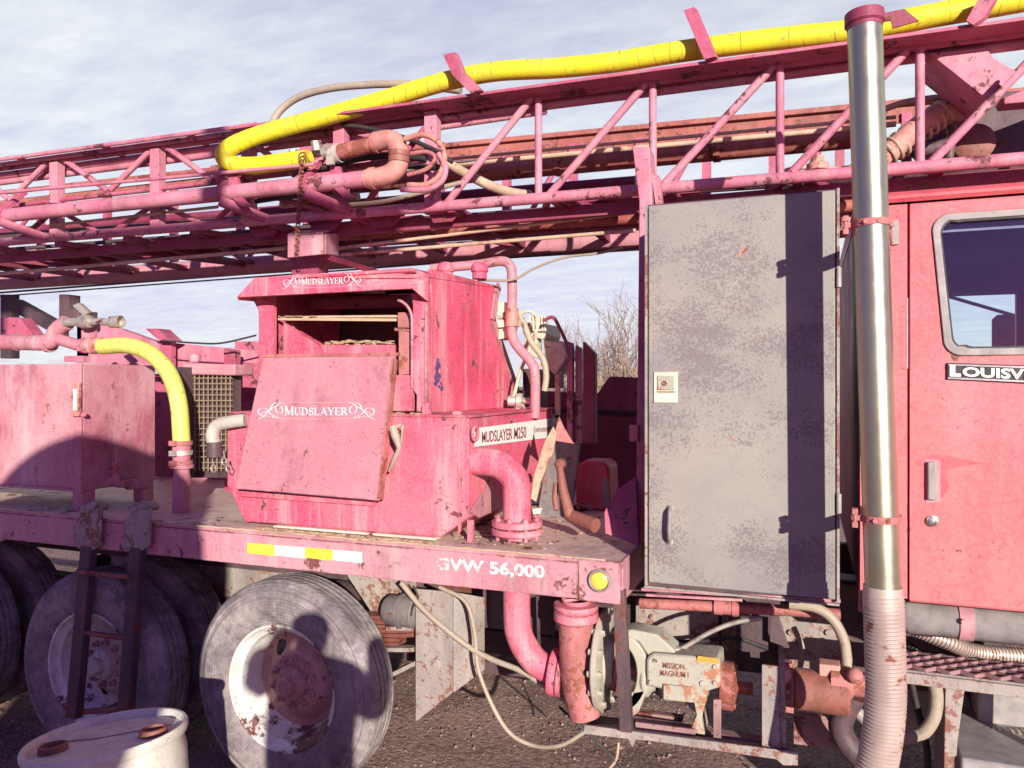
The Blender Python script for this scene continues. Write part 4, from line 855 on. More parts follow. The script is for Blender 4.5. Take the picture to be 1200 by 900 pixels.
# latches and rings
k=MB(); q=[(494,475),(503,470),(504,490),(502,513),(495,514),(493,500)]; k.plate(q,YU-.055,.02); k.ring(P(499,511,3.12),(0,1,0),.014,.005,14,6); k.build('side_latch',M['red'],mc,.002)
k=MB(); k.tube([P(460,500,2.99),P(464,512,2.985),P(468,525,2.99),P(461,540,3.0),P(456,552,3.02)],[.018,.02,.012,.009,.006]*1,10); k.tube([P(457,505,2.98),P(470,497,3.0)],.006,8); k.tube([P(472,498,3.0),P(470,520,3.0),P(459,548,3.02)],.005,8); k.build('rubber_latch',M['rubberhose'],mc)
k=MB(); k.ring(P(557,508,3.12),(1,0,.0),.03,.008,18,8); k.build('lifting_ring',M['red'],mc)
k=MB(); k.plate([(530,482),(539,482),(539,490),(530,490)],3.14,.03); k.build('lug',M['panel'],mc,.002)
# lower-right hopper gusset
k=MB(); k.prism([PX(549,600,XRr+.001),PX(575,560,XRr+.001),PX(588,595,XRr+.001),PX(560,607,XRr+.001)],(.004,0,0)); k.build('hopper_flap',M['panel'],mc)
# outlet elbow with flange through the deck
pp=V((-1.19,3.16,0)); 
k=MB(); zc=P(585,542,3.15).z
k.tube([V((XRr-.01,3.16,zc)),V((XRr+.06,3.16,zc)),V((XRr+.13,3.16,zc-.012)),V((pp.x-.012,3.16,zc-.07)),V((pp.x,3.16,zc-.14)),V((pp.x,3.16,ZT+.03))],.062,32,curve=6); op=k.build('outlet_pipe',M['red'],mc)
k=MB()
for z in (ZT+.085,ZT+.05): k.lathe((pp.x,3.16,z),(0,0,1),[(.06,0),(.108,0),(.112,.004),(.112,.024),(.108,.028),(.06,.028)],36)
for i in range(8):
    a=2*math.pi*i/8; k.cyl((pp.x+.092*math.cos(a),3.16+.092*math.sin(a),ZT+.03),(pp.x+.092*math.cos(a),3.16+.092*math.sin(a),ZT+.13),.008,8); k.bolt((pp.x+.092*math.cos(a),3.16+.092*math.sin(a),ZT+.113),(0,0,1),.014,.012)
k.build('pipe_flange',M['red'],mc)
# camlock elbow on the left
k=MB(); k.tube([P(288,492,3.08),P(272,494,3.06),P(256,498,3.05),P(249,508,3.04),P(251,522,3.04)],.033,20,curve=5); k.build('drain_elbow',M['pvcdirty'],mc)
k=MB(); k.tube([P(288,492,3.085),P(270,494,3.065)],.036,20); k.lathe(P(251,518,3.04),(.03,0,-1),[(.03,0),(.036,.0),(.036,.03),(.040,.032),(.038,.075),(.03,.078),(0,.07)],20); k.build('camlock',M['dark'],mc)
for q in ((250,549),(263,541),(268,549)):
    k=MB(); k.ring(P(*q,3.0),(.2,1,0),.018,.003,16,6); k.tube([P(q[0],q[1]-4,3.0),P(q[0]-1,q[1]-12,3.02)],.003,6); k.build('camlock_ring',M['bright'],mc)
# top pipe manifold behind the unit
k=MB(); q=[P(505,315,3.9),P(560,310,3.95),P(588,306,3.95),P(598,312,3.95),P(600,326,3.95),P(600,360,3.95),P(600,392,3.95),P(608,408,3.95),P(622,424,3.95),P(627,440,3.95),P(627,490,3.95)]
k.tube(q,.027,20,curve=6); bp_=k.build('riser_pipe',M['panel'],mc)
for px,py in ((522,312),(562,312)):
    k=MB(); k.lathe(P(px,py,3.85),(0,0,1),[(.0,.02),(.03,.02),(.045,.0),(.048,-.03),(.040,-.035),(.040,-.07)],20); k.build('vent_cap',M['red'],mc)
k=MB(); k.lathe(P(600,372,3.95),(0,0,1),[(.028,-.05),(.036,-.05),(.036,.05),(.028,.05)],16); k.build('pipe_union',M['orange'],mc)
# caked mud on ledges and at the foot
rn=random.Random(5); k=MB()
def lump(p,r): k.sphere(p,r,6,(rn.uniform(.8,2.2),rn.uniform(.7,1.3),rn.uniform(.25,.6)))
for i in range(150): lump(V((rn.uniform(XL+.2,-1.5),YF-.015-abs(rn.gauss(0,.018)),ZT+.004)),rn.uniform(.004,.013))
for i in range(60): lump(P(rn.uniform(323,372),373,3.3+rn.uniform(0,.1))+V((0,0,.01)),rn.uniform(.006,.014))
for i in range(60): lump(P(rn.uniform(378,462),404,3.3+rn.uniform(0,.02))+V((0,0,rn.uniform(0,.02))),rn.uniform(.006,.016))
for i in range(40): lump(V((rn.uniform(-1.95,-1.66),YF+rn.uniform(.0,.1),ZM+.014)),rn.uniform(.004,.011))
for i in range(90): lump(V((rn.uniform(-1.9,-1.0),3.3+rn.uniform(-.22,.5),ZT+.003)),rn.uniform(.003,.009))
cm=k.build('caked_mud',M['mud'],mc); cm['kind']='stuff'
# ---- motor & guard frame behind unit
mt=thing('generator_frame','cream and red engine frame with hoses standing behind the mud cleaner','machine frame',P(640,600,4.3))
k=MB(); k.plate([(683,400),(697,414),(697,520),(683,520)],4.3,.06); k.build('side_guard',M['darkred'],mt,.004)
k=MB(); k.plate([(664,400),(671,402),(671,520),(664,520)],4.29,.04); k.plate([(674,404),(681,408),(681,520),(674,520)],4.33,.04); k.build('frame_post',M['mast'],mt,.003)
k=MB(); k.plate([(650,402),(656,402),(656,520),(650,520)],4.28,.02); k.plate([(630,486),(656,486),(656,490),(630,490)],4.28,.02); k.plate([(630,425),(655,425),(655,429),(630,429)],4.28,.02); k.build('frame_post',M['rodbeige'],mt,.002)
k=MB(); k.plate([(612,378),(636,378),(640,392),(636,398),(612,392)],4.2,.3); k.plate([(615,392),(628,392),(630,420),(612,415)],4.2,.1); k.plate([(636,398),(660,400),(666,418),(650,440),(640,430)],4.25,.2); k.build('engine_cover',M['cream'],mt,.01)
k=MB()
for i in range(6): k.plate([(620+i*3.4,370),(622+i*3.4,370),(623+i*3.4,388),(621+i*3.4,388)],4.17,.03)
k.build('cooling_fins',M['cream'],mt)
k=MB(); k.plate([(583,353),(598,355),(598,395),(583,398)],4.0,.12); k.plate([(583,375),(606,374),(606,382),(583,384)],3.97,.06); k.build('bracket_plate',M['cream'],mt,.003)
k=MB(); k.plate([(612,432),(624,432),(624,500),(612,500)],4.4,.3); k.plate([(636,430),(650,430),(650,455),(636,455)],4.45,.2); k.build('engine_block',M['dark'],mt,.01)
for pts,m,r in (([(604,368),(612,375),(622,400),(636,420),(640,440),(638,458)],'rubberhose',.018),([(608,368),(622,365),(630,380),(622,405),(610,435),(602,465)],'cream',.010),([(636,376),(648,372),(656,385),(664,402)],'darkred',.010)):
    k=MB(); k.tube([P(x_,y_,4.05) for x_,y_ in pts],r,12,curve=6); k.build('engine_hose',M[m],mt)
k=MB(); k.lathe(P(606,470,4.05),(1,.2,0),[(0,-.05),(.03,-.05),(.03,.0),(.045,.0),(.045,.03),(.02,.03),(.02,.08),(0,.08)],14); k.cyl(P(596,466,4.05),P(630,474,4.02),.012,10); k.cyl(P(608,462,4.05),P(606,488,4.05),.02,10); k.cyl(P(612,474,4.05),P(624,492,4.0),.01,10); k.build('valve_cluster',M['bright'],mt)
# ---- far side toolbox wall
fw=thing('far_side_rack','dark red sheet steel side bin on the far edge of the deck','side bin',(-1.5,5.35,1.24))
k=MB(); k.prism([V((P(560,0,5.2).x,5.2,1.24)),V((P(790,0,5.2).x,5.2,1.24)),P(790,444,5.2),P(714,441,5.2),P(700,461,5.2),P(560,455,5.2)],(0,.15,0)); k.build('bin_panel',M['mast2'],fw,.004)
k=MB(); k.beam(P(560,478,5.18),P(790,486,5.18),.03,.03); k.build('rail',M['dark'],fw); k=MB(); k.prism([P(680,487,5.0),P(745,492,5.0),P(745,620,5.0),P(680,610,5.0)],(0,.03,0)); k.build('lower_panel',M['darkred'],fw,.003)
# ---- loose things on the deck
can=thing('fuel_can','dark red plastic can standing on the deck behind the tilted steel plate','can',PZ(695,600,ZT))
k=MB(); b0=PZ(694,598,ZT); bx=b0+V((-.10,0,0)); k.prism([b0+V((-.10,0,0)),b0+V((.105,0,0)),b0+V((.095,0,.25)),b0+V((.06,0,.275)),b0+V((-.05,0,.275)),b0+V((-.09,0,.25))],(0,.22,0)); k.build('can_body',M['scuff'],can,.015)
k=MB(); k.prism([b0+V((.06,-.002,.03)),b0+V((.1,-.002,.03)),b0+V((.095,-.002,.18)),b0+V((.06,-.002,.18))],(0,-.001,0)); k.build('can_label',M['seal'],can)
pl=MB(); q=[PZ(630,603,ZT),PZ(668,605,ZT)]; pl.prism([q[0],q[1],P(680,519,q[1].y+.10),P(643,517,q[0].y+.10)],(.004,.012,0)); tag(pl.build('steel_plate',M['darkgrey'],org=q[0],bevel=.001),'scratched dark grey steel plate leaning upright on the deck','plate')
k=MB(); y0=3.42; k.prism([P(622,584,y0),P(628,588,y0),P(634,566,y0),P(648,530,y0+.05),P(652,508,y0+.08),P(648,500,y0+.08),P(638,518,y0+.06),P(626,556,y0+.02)],(0,.01,0)); tag(k.build('steel_strip',M['rodbeige'],org=P(630,588,y0),bevel=.001),'narrow pale curved strip leaning left of the grey plate','strip')
k=MB(); k.prism([P(648,516,y0+.1),P(655,488,y0+.12),P(660,500,y0+.12),P(672,520,y0+.1)],(0,.01,0)); tag(k.build('rusty_bracket',M['rustpink'],org=P(655,518,y0+.1),bevel=.001),'small rusty orange triangular bracket poking above the grey plate','bracket')
wr=thing('pipe_wrench','rusty pipe tool with round boss leaning on the grey plate','pipe tool',PZ(690,615,ZT))
k=MB(); k.tube([P(656,548,3.38),P(660,575,3.35),P(668,606,3.32)],[.016,.022,.026],12); k.tube([P(652,566,3.38),P(650,585,3.36),P(652,598,3.34)],[.016,.014,.012],10); k.lathe(P(656,544,3.40),(0,-1,0),[(.0,.02),(.014,.02),(.024,.01),(.026,-.02),(0,-.02)],18); k.build('handle',M['rust'],wr)
k=MB(); k.tube([P(666,603,3.34),P(680,609,3.3),P(698,616,3.26)],[.026,.031,.032],16); k.build('jaw',M['rust'],wr)
k=MB(); k.beam(PZ(612,603,ZT)+V((0,0,.02)),PZ(706,598,ZT)+V((0,.1,.02)),.09,.03); tag(k.build('timber_board',M['decktop'],org=PZ(640,600,ZT)),'dusty flat board lying on the deck behind the pipe tool','board')
# ================================================================== LEFT TANK
tk=thing('fluid_tank','chalky pink rectangular fluid tank with sight gauge on the deck left','tank',P(90,590,3.2))
zt=P(100,426,3.12).z; zb=P(100,576,3.12).z; xa=P(183,0,3.12).x; xm=P(97,0,3.12).x
k=MB(); k.box((-5.6,3.12,zb),(xm,3.63,zt)); k.build('tank_body',M['tank'],tk,.008)
k=MB(); k.box((xm-.05,3.105,zb-.01),(xm+.003,3.118,zt+.004)); k.box((-5.6,3.10,zb-.002),(xm-.05,3.118,zb+.012)); k.build('corner_strip',M['tank'],tk,.002)
for yy in (3.125,3.54):
    x_=xm-.035; k=MB(); k.box((x_-.05,yy,ZT),(x_+.03,yy+.08,zb)); k.build('leg',M['tank'],tk,.003)
k=MB(); k.plate([(83,448),(92,448),(92,488),(83,488)],3.085,.02); gg=k.build('sight_gauge',M['orange'],tk,.003)
k=MB(); k.plate([(85.5,456),(89,456),(89,481),(85.5,481)],3.078,.008); k.build('gauge_glass',M['white'],gg,.001)
k=MB(); k.lathe(P(99,486,3.105),(0,-1,0),[(0,.012),(.012,.012),(.014,0)],12); k.build('plug',M['red'],tk)
def TX(x,y,o=.05): return PX(x,y,xm)+V((o,0,0))
k=MB(); q=TX(128,563,0); k.lathe(q,(1,0,0),[(0,.06),(.028,.06),(.032,.04),(.03,-.01)],16); k.cyl(TX(128,566),TX(128,540),.022,12); k.cyl(TX(128,540),TX(129,522),.007,8); k.lathe(TX(128,553),(0,0,1),[(0,0),(.038,0),(.038,.014),(0,.014)],16); k.cyl(TX(128,566),TX(165,568),.024,14); k.lathe(TX(147,567),(0,1,0),[(.025,-.03),(.032,-.03),(.032,.03),(.025,.03)],8,True); k.build('drain_valve',M['tank'],tk)
# manifold on top
mf=thing('pipe_manifold','pink pipe manifold with ball valve lying on the fluid tank','manifold',P(70,400,3.4))
k=MB(); k.tube([P(-60,402,3.4),P(0,401,3.4),P(55,402,3.4)],.048,22); k.tube([P(45,402,3.4),P(60,400,3.4),P(66,388,3.4),P(78,378,3.4)],.048,22,curve=4); k.lathe(P(58,402,3.4),(1,0,0),[(.048,-.02),(.058,-.018),(.058,.01),(.048,.012)],22); k.lathe(P(20,401,3.4),(1,0,0),[(.048,-.01),(.054,-.01),(.054,.01),(.048,.01)],22); k.build('header_pipe',M['tank'],mf)
k=MB(); k.tube([P(70,398,3.38),P(90,404,3.38),P(108,405,3.38)],.035,18); k.lathe(P(100,405,3.38),(1,0,0),[(.035,-.03),(.046,-.03),(.046,0),(.035,0)],8,True); k.build('hose_barb',M['tank'],mf)
k=MB(); k.lathe(P(112,405,3.38),(1,0,0),[(.036,-.04),(.05,-.04),(.05,-.02),(.044,-.01),(.05,.0),(.05,.04),(.042,.05)],20); k.build('coupling',M['orange'],mf)
k=MB(); k.cyl(P(74,378,3.38),P(95,377,3.38),.025,16); k.cyl(P(93,377,3.38),P(135,377,3.38),.021,16); k.lathe(P(98,377,3.38),(1,0,0),[(.02,-.02),(.038,-.018),(.042,.01),(.038,.05),(.02,.055)],12); k.lathe(P(140,377,3.38),(1,0,0),[(.024,-.07),(.034,-.068),(.036,.01),(.030,.012),(.028,-.02),(0,-.02)],20); k.cyl(P(98,372,3.38),P(98,364,3.38),.012,8); k.prism([P(85,358,3.36),P(92,355,3.36),P(104,366,3.36),P(98,370,3.36)],(0,.03,0)); k.build('ball_valve',M['bright'],mf)
k=MB(); k.plate([(95,382),(112,384),(110,398),(95,396)],3.45,.02); k.plate([(75,417),(97,417),(97,424),(75,424)],3.3,.05); k.build('mount',M['tank'],mf,.002)
gh=MB(); q=[P(120,406,3.38),P(150,405,3.36),P(176,414,3.36),P(197,436,3.34),P(209,470,3.32),P(213,518,3.32)]; gh.tube(q,.047,24,curve=8); tag(gh.build('suction_hose',M['yellow2'],org=q[-1]),'yellow-green hose bending from the manifold down beside the tank','hose')
hf=thing('hose_fitting','chalky pink clamped pipe fitting below the yellow-green hose','pipe fitting',PZ(211,600,ZT))
k=MB(); c=P(213,556,3.32); k.lathe((c.x,c.y,ZT),(0,0,1),[(.05,0),(.046,.12),(.05,.17),(.042,.22),(.042,.24),(.064,.245),(.064,.262),(.045,.266),(.05,.36),(.05,.37)],24); k.build('fitting_body',M['tank'],hf)
zz=P(213,517,3.32).z
for i in range(3):
    k=MB(); k.lathe((c.x,c.y,zz-.02-.055*i),(0,0,1),[(.052,0),(.058,0),(.058,.024),(.052,.024)],24); k.box((c.x-.02,c.y-.075,zz-.022-.055*i),(c.x+.02,c.y-.055,zz+.006-.055*i)); k.build('hose_clamp',M['rustpink'] if i!=1 else M['bright'],hf)
# radiator
rd=thing('radiator','small radiator with tan mesh guard between the tank and mud cleaner','radiator',P(240,590,3.6))
k=MB(); k.plate([(216,440),(272,440),(272,560),(216,560)],3.66,.08); k.build('core',M['dark'],rd,.003)
k=MB(); k.plate([(213,425),(275,427),(275,440),(213,439)],3.6,.16); k.lathe(P(228,424,3.66),(0,0,1),[(0,.05),(.03,.05),(.035,.03),(.03,0)],14); k.build('header',M['tank'],rd,.01)
k=MB()
for i in range(11): k.beam(P(218+i*5.2,440,3.62),P(218+i*5.2,552,3.62),.0045,.0045)
for i in range(17): k.beam(P(216,443+i*6.6,3.612),P(272,443+i*6.6,3.612),.0045,.0045)
k.build('guard_mesh',M['mesh'],rd)
k=MB(); k.plate([(202,430),(210,430),(210,560),(202,560)],3.5,.12); k.build('frame_side',M['dark'],rd); k=MB(); k.plate([(203,455),(209,455),(209,558),(203,558)],3.49,.008); k.build('strip',M['tank'],rd)
# far beams behind tank
fb=thing('deck_superstructure','pink sloping steel beams and posts behind the fluid tank','steel frame',P(150,590,4.4))
k=MB(); k.prism([P(90,376,4.3),P(140,385,4.3),P(182,400,4.3),P(330,414,4.3),P(330,436,4.3),P(90,425,4.3)],(0,.06,0)); k.build('beam',M['mast'],fb,.003)
k=MB(); k.plate([(262,408),(275,410),(275,600),(262,600)],4.1,.06); k.plate([(275,424),(330,428),(330,470),(275,470)],4.25,.04); k.plate([(275,400),(330,400),(330,580),(275,580)],4.6,.04); k.plate([(180,438),(262,438),(262,600),(180,600)],4.55,.04); k.build('bulkhead',M['mast2'],fb,.003)
k=MB(); k.plate([(69,345),(80,345),(80,362),(92,362),(92,375),(69,375)],4.0,.1); k.prism([P(16,350,4.2),P(70,380,4.2),P(70,395,4.2),P(16,366,4.2)],(0,.08,0)); k.plate([(90,365),(104,365),(104,420),(90,420)],4.3,.08); k.plate([(0,345),(12,345),(12,420),(0,420)],4.3,.08); k.plate([(-60,350),(-20,350),(-20,420),(-60,420)],4.3,.1); k.build('dark_strut',M['dark'],fb,.003)
k=MB(); k.prism([P(0,372,3.9),P(22,372,3.9),P(40,395,3.9),P(0,395,3.9)],(0,.1,0)); k.plate([(187,398),(200,398),(200,430),(187,430)],4.2,.05); k.prism([P(170,385,4.1),P(184,385,4.1),P(199,399,4.1),P(186,399,4.1)],(0,.12,0)); k.build('bracket',M['mast2'],fb,.002)
k=MB(); q=[P(190,399,3.9),P(230,402,3.9),P(260,402,3.9),P(300,393,3.9)]; k.tube(q,.006,8,curve=5); tag(k.build('wire',M['black'],org=q[0]),'thin black wire strung across behind the fluid tank','wire')
# ================================================================== LADDER
ld=thing('ladder','battered dark steel ladder hooked over the deck edge behind the drum','ladder',P(112,838,2.9))
for (a,b,w) in (((101,640),(83,842),.075),((158,642),(144,832),.07)):
    k=MB(); A=P(*a,2.955); B=P(*b,2.88); k.beam(A,B,.008,w,up=(1,0,0)); k.beam(A+V((.035,.02,0)),B+V((.035,.02,0)),.04,.008,up=(1,0,0)); k.build('stile',M['dark'],ld,.002)
for (a,b) in (((92,670),(150,676)),((90,740),(148,748)),((82,836),(140,830))):
    k=MB(); k.tube([P(*a,2.93),P(*b,2.93)],.014,12); k.build('rung',M['rust'],ld)
for px in (103,161):
    k=MB(); k.prism([P(px-16,640,2.955),P(px-17,615,2.955),P(px-5,598,2.955),P(px+16,596,2.955),P(px+14,640,2.955),P(px,648,2.955)],(0,.012,0)); k.tube([P(px-8,600,2.96),P(px+8,592,3.0),P(px+22,594,3.1)],[.03,.026,.02],10); k.build('hook',M['grey'],ld,.002)
# ================================================================== DRUM
dm_=thing('plastic_drum','dirty white plastic drum with two bungs in the foreground','drum',(0,0,0))
c=P(125,860,2.03); rr=.262; hh=c.z+.12; BASE[dm_.name]=(0,0,0)
k=MB(); k.lathe((0,0,0),(0,0,1),[(0,-hh),(rr*.95,-hh),(rr,-hh+.03),(rr,-hh*.5),(rr*1.02,-hh*.45),(rr,-hh*.4),(rr*.99,-.09),(rr*.965,-.06),(rr*.965,-.035)],72); k.lathe((0,0,0),(0,0,1),[(rr*.965,-.036),(rr*1.0,-.032),(rr*1.02,-.02),(rr*1.02,-.004),(rr*1.0,.004),(rr*.965,.003),(rr*.945,-.008),(rr*.94,-.022),(0,-.02)],72); k.build('drum_body',M['pvc'],dm_)
for q in ((.145,.07),(-.12,-.115)):
    k=MB(); k.lathe((q[0],q[1],-.02),(0,0,1),[(.048,0),(.046,.02),(.038,.022),(.036,.004),(0,.006)],28); k.build('bung',M['rust'],dm_)
k=MB(); k.tube([(-.24,-.07,-.018),(-.05,.0,-.018),(.14,.16,-.018)],.002,5); k.build('crease',M['grey'],dm_)
dm_.location=c; dm_.rotation_euler=(R(-3),R(-7),R(0))
# ================================================================== PUMP and its frame
pu=thing('centrifugal_pump','cream centrifugal pump with raised lettering on a rusty frame','pump',P(790,860,3.2))
YP=3.12
k=MB(); 
vol=[]
cx,cy=742,790
k.prism([P(722,742,YP+.03),P(740,738,YP+.03),P(770,744,YP+.03),P(790,762,YP+.03),P(795,774,YP+.03),P(772,778,YP+.03),P(760,770,YP+.03),P(748,752,YP+.03),P(735,748,YP+.03),P(724,750,YP+.03)],(0,.12,0)); k.build('bracket_arm',M['beige'],pu,.008)
k=MB(); ca=P(754,790,YP+.1); cb_=P(845,790,YP+.1); k.lathe((ca.x,YP+.1,ca.z),(1,0,0),[(0,0),(.09,0),(.09,.03),(.066,.035),(.062,.06)],28); zc_=ca.z
k.prism([P(757,772,YP),P(766,766,YP),P(843,772,YP),P(845,806,YP),P(828,811,YP),P(828,826,YP),P(776,822,YP),P(776,808,YP),P(757,805,YP)],(0,.17,0)); hs=k.build('bearing_housing',M['beige'],pu,.012)
k=MB(); k.lathe((P(846,0,YP).x,YP+.1,zc_),(1,0,0),[(0,-.01),(.092,-.01),(.095,.0),(.095,.035),(.08,.04),(.04,.05),(.025,.052),(.025,.11),(0,.11)],28)
for i in range(6):
    a=i*math.pi/3; k.bolt((P(846,0,YP).x+.036,YP+.1+.075*math.cos(a),zc_+.075*math.sin(a)),(1,0,0),.011,.012)
k.build('end_cover',M['rustpink'],pu)
mpp=quadmap((776,777),(803,780),(803,798),(775,796),lambda x,y,h:P(x,y,YP-h))
k=surf_text('MISSION',quadmap((776.5,776),(802,778.5),(802,785),(776.5,783),lambda x,y,h:P(x,y,YP-.001-h)),.015,.002); k.build('lettering',M['rust'],hs)
k=surf_text('MAGNUM I',quadmap((773.5,785),(807,788),(807,794.5),(773.5,792),lambda x,y,h:P(x,y,YP-.001-h)),.015,.002); k.build('lettering',M['rust'],hs)
k=MB(); k.prism([P(818,768.5,YP-.002),P(842,771.5,YP-.002),P(842,778,YP-.002),P(816,775,YP-.002)],(0,-.002,0)); k.build('warning_tag',M['brasstag'],hs)
k=MB(); k.prism([P(777,802,YP-.012),P(812,806,YP-.012),P(812,824,YP-.012),P(777,820,YP-.012)],(0,.02,0)); k.build('sump',M['beige'],hs,.004)
k=MB()
for q_ in ((763,799),(838,800),(838,781),(768,774)): k.bolt(P(*q_,YP-.001),(0,-1,0),.009,.008)
k.lathe(P(824,801,YP),(0,-1,0),[(0,.008),(.012,.008),(.014,0)],16); k.build('housing_bolts',M['bright'],hs)
k=MB(); k.lathe(P(792,770,YP+.08),(0,0,1),[(.014,0),(.014,.025),(.02,.028),(.02,.04),(0,.045)],12); k.build('filler_cap',M['bright'],hs)
k=MB(); k.prism([P(812,818,YP+.02),P(828,818,YP+.02),P(822,842,YP+.02),P(826,862,YP+.02),P(808,858,YP+.02),P(816,838,YP+.02)],(0,.12,0)); k.prism([P(738,812,YP+.02),P(758,808,YP+.02),P(748,835,YP+.02),P(733,845,YP+.02)],(0,.1,0)); k.build('foot',M['beige'],pu,.004)
pc=P(709,772,YP+.1)
k=MB(); k.lathe(pc,(1,0,0),[(0,-.012),(.21,-.012),(.215,-.006),(.215,.012),(.2,.016),(.12,.02),(.10,.05),(0,.05)],48)
for i in range(14):
    an=i*math.pi/7; k.bolt(pc+V((.014,.19*math.cos(an),.19*math.sin(an))),(1,0,0),.014,.02); k.bolt(pc+V((-.012,.19*math.cos(an),.19*math.sin(an))),(-1,0,0),.014,.014)
k.build('casing',M['beige'],pu)
k=MB(); k.lathe(P(716,786,YP+.1),(1,0,0),[(0,0),(.075,0),(.08,.01),(.08,.03),(.05,.035),(.05,.05)],20); k.cyl(P(716,786,YP+.1),P(770,790,YP+.1),.02,12); k.build('shaft_coupling',M['rust'],pu)
k=MB(); arcp=[(726+34*math.cos(R(a)),790-46*math.sin(R(a))) for a in range(100,-71,-10)]; inn=[(724+22*math.cos(R(a)),790-35*math.sin(R(a))) for a in range(-70,101,10)]
k.prism([P(x_,y_,YP+.02) for x_,y_ in arcp+inn],(0,.15,0)); k.build('yoke',M['beige'],pu,.006)
# red suction/discharge pipes
dp=thing('discharge_pipe','upright pink pipe with flange standing under the deck corner','pipe',P(675,838,3.15))
k=MB(); k.tube([P(675,722,3.12),P(677,780,3.12),P(681,815,3.12),P(686,840,3.12)],[.075,.075,.073,.065],32,curve=4); k.build('pipe_body',M['rustpink'],dp)
k=MB(); c=P(675,716,3.12); k.lathe(c,(0,0,1),[(.075,-.05),(.082,-.04),(.094,-.035),(.094,.0),(.08,.004),(.08,.012),(.094,.014),(.094,.032),(.06,.034),(.06,.05)],36); k.build('grooved_flange',M['red'],dp)
rp_=thing('drain_pipe','red elbow pipe curving below the deck from the mud cleaner outlet','pipe',P(604,700,3.16))
k=MB(); k.tube([V((-1.19,3.16,1.235)),V((-1.19,3.16,.95)),V((-1.175,3.16,.84)),V((-1.11,3.17,.74)),V((-1.02,3.18,.70))],.06,30,curve=6); k.build('elbow',M['red'],rp_)
k=MB(); k.lathe((-1.03,3.18,.70),(1,.1,-.1),[(.06,-.01),(.098,-.01),(.1,0),(.1,.02),(.098,.025),(.0,.025)],30); k.lathe((-1.0,3.18,.70),(1,.1,-.1),[(.06,0),(.1,.0),(.1,.02),(0,.02)],30); k.build('flange',M['red'],rp_)
# frame
pf=thing('pump_frame','rusty angle iron frame holding the pump below the truck','frame',P(810,880,3.1))
k=MB(); k.prism([P(685,850,3.02),P(935,882,3.02),P(935,897,3.02),P(918,897,3.02),P(910,890,3.02),P(760,868,3.02),P(745,867,3.02),P(741,876,3.02),P(736,866,3.02),P(684,860,3.02)],(0,.008,0)); k.prism([P(685,850,3.029),P(935,882,3.029),P(920,868,3.35),P(700,838,3.35)],(0,0,-.008)); k.build('front_angle',M['grey'],pf,.001)
k=MB(); A=P(724,692,3.0); B=P(733,858,3.0); k.beam(A,B,.006,.045,up=(1,0,0)); k.beam(A+V((.022,.02,0)),B+V((.022,.02,0)),.04,.005,up=(1,0,0)); k.build('strut',M['dark'],pf,.001)
k=MB(); k.prism([P(893,779,3.05),P(912,781,3.05),P(915,888,3.05),P(893,884,3.05)],(0,.01,0)); k.prism([P(913,772,3.055),P(919,772,3.055),P(921,886,3.055),P(916,888,3.055)],(0,.06,0)); k.bolt(P(901,802,3.05),(0,-1,0),.007,.002); k.build('upright',M['grey'],pf,.001)
k=MB(); k.prism([P(836,820,3.1),P(845,820,3.1),P(845,868,3.1),P(836,866,3.1)],(0,.01,0)); k.beam(P(735,842,3.2),P(900,868,3.2),.05,.012); k.beam(P(728,832,3.3),P(800,842,3.3),.04,.02); k.beam(P(745,853,3.12),P(815,862,3.12),.01,.05); k.build('cross_bar',M['rustgrey'],pf,.001)
# rusty hydraulic motor to the right
mo=thing('hydraulic_motor','rusty brown drum-shaped motor with orange end beside the exhaust pipe','motor',P(955,835,3.2))
k=MB(); a=P(930,806,3.18); b=P(982,808,3.18); k.lathe(a,(1,0,0),[(0,0),(.07,0),(.078,.01),(.078,.19),(.07,.2)],32); k.build('motor_body',M['rust'],mo)
k=MB(); k.lathe(a,(-1,0,0),[(.070,0),(.074,.004),(.070,.012),(0,.012)],32); k.lathe(P(990,800,3.18),(1,0,0),[(0,-.05),(.06,-.05),(.06,.02),(.045,.03),(.045,.08),(0,.08)],20); k.plate([(912,776),(928,778),(930,836),(914,834)],3.2,.04); k.sphere(P(1002,792,3.12),.03,12); k.build('end_flange',M['rustpink'],mo)
k=MB(); k.lathe(P(918,790,3.16),(0,-1,0),[(0,.03),(.03,.03),(.034,0)],10); k.box(P(960,778,3.15),P(984,788,3.22)); k.build('port_block',M['orange'],mo,.003)
k=MB()
for i in range(6):
    an=i*math.pi/3; k.bolt(a+V((-.012,.055*math.cos(an),.055*math.sin(an))),(-1,0,0),.009,.012)
k.build('flange_bolts',M['bright'],mo)
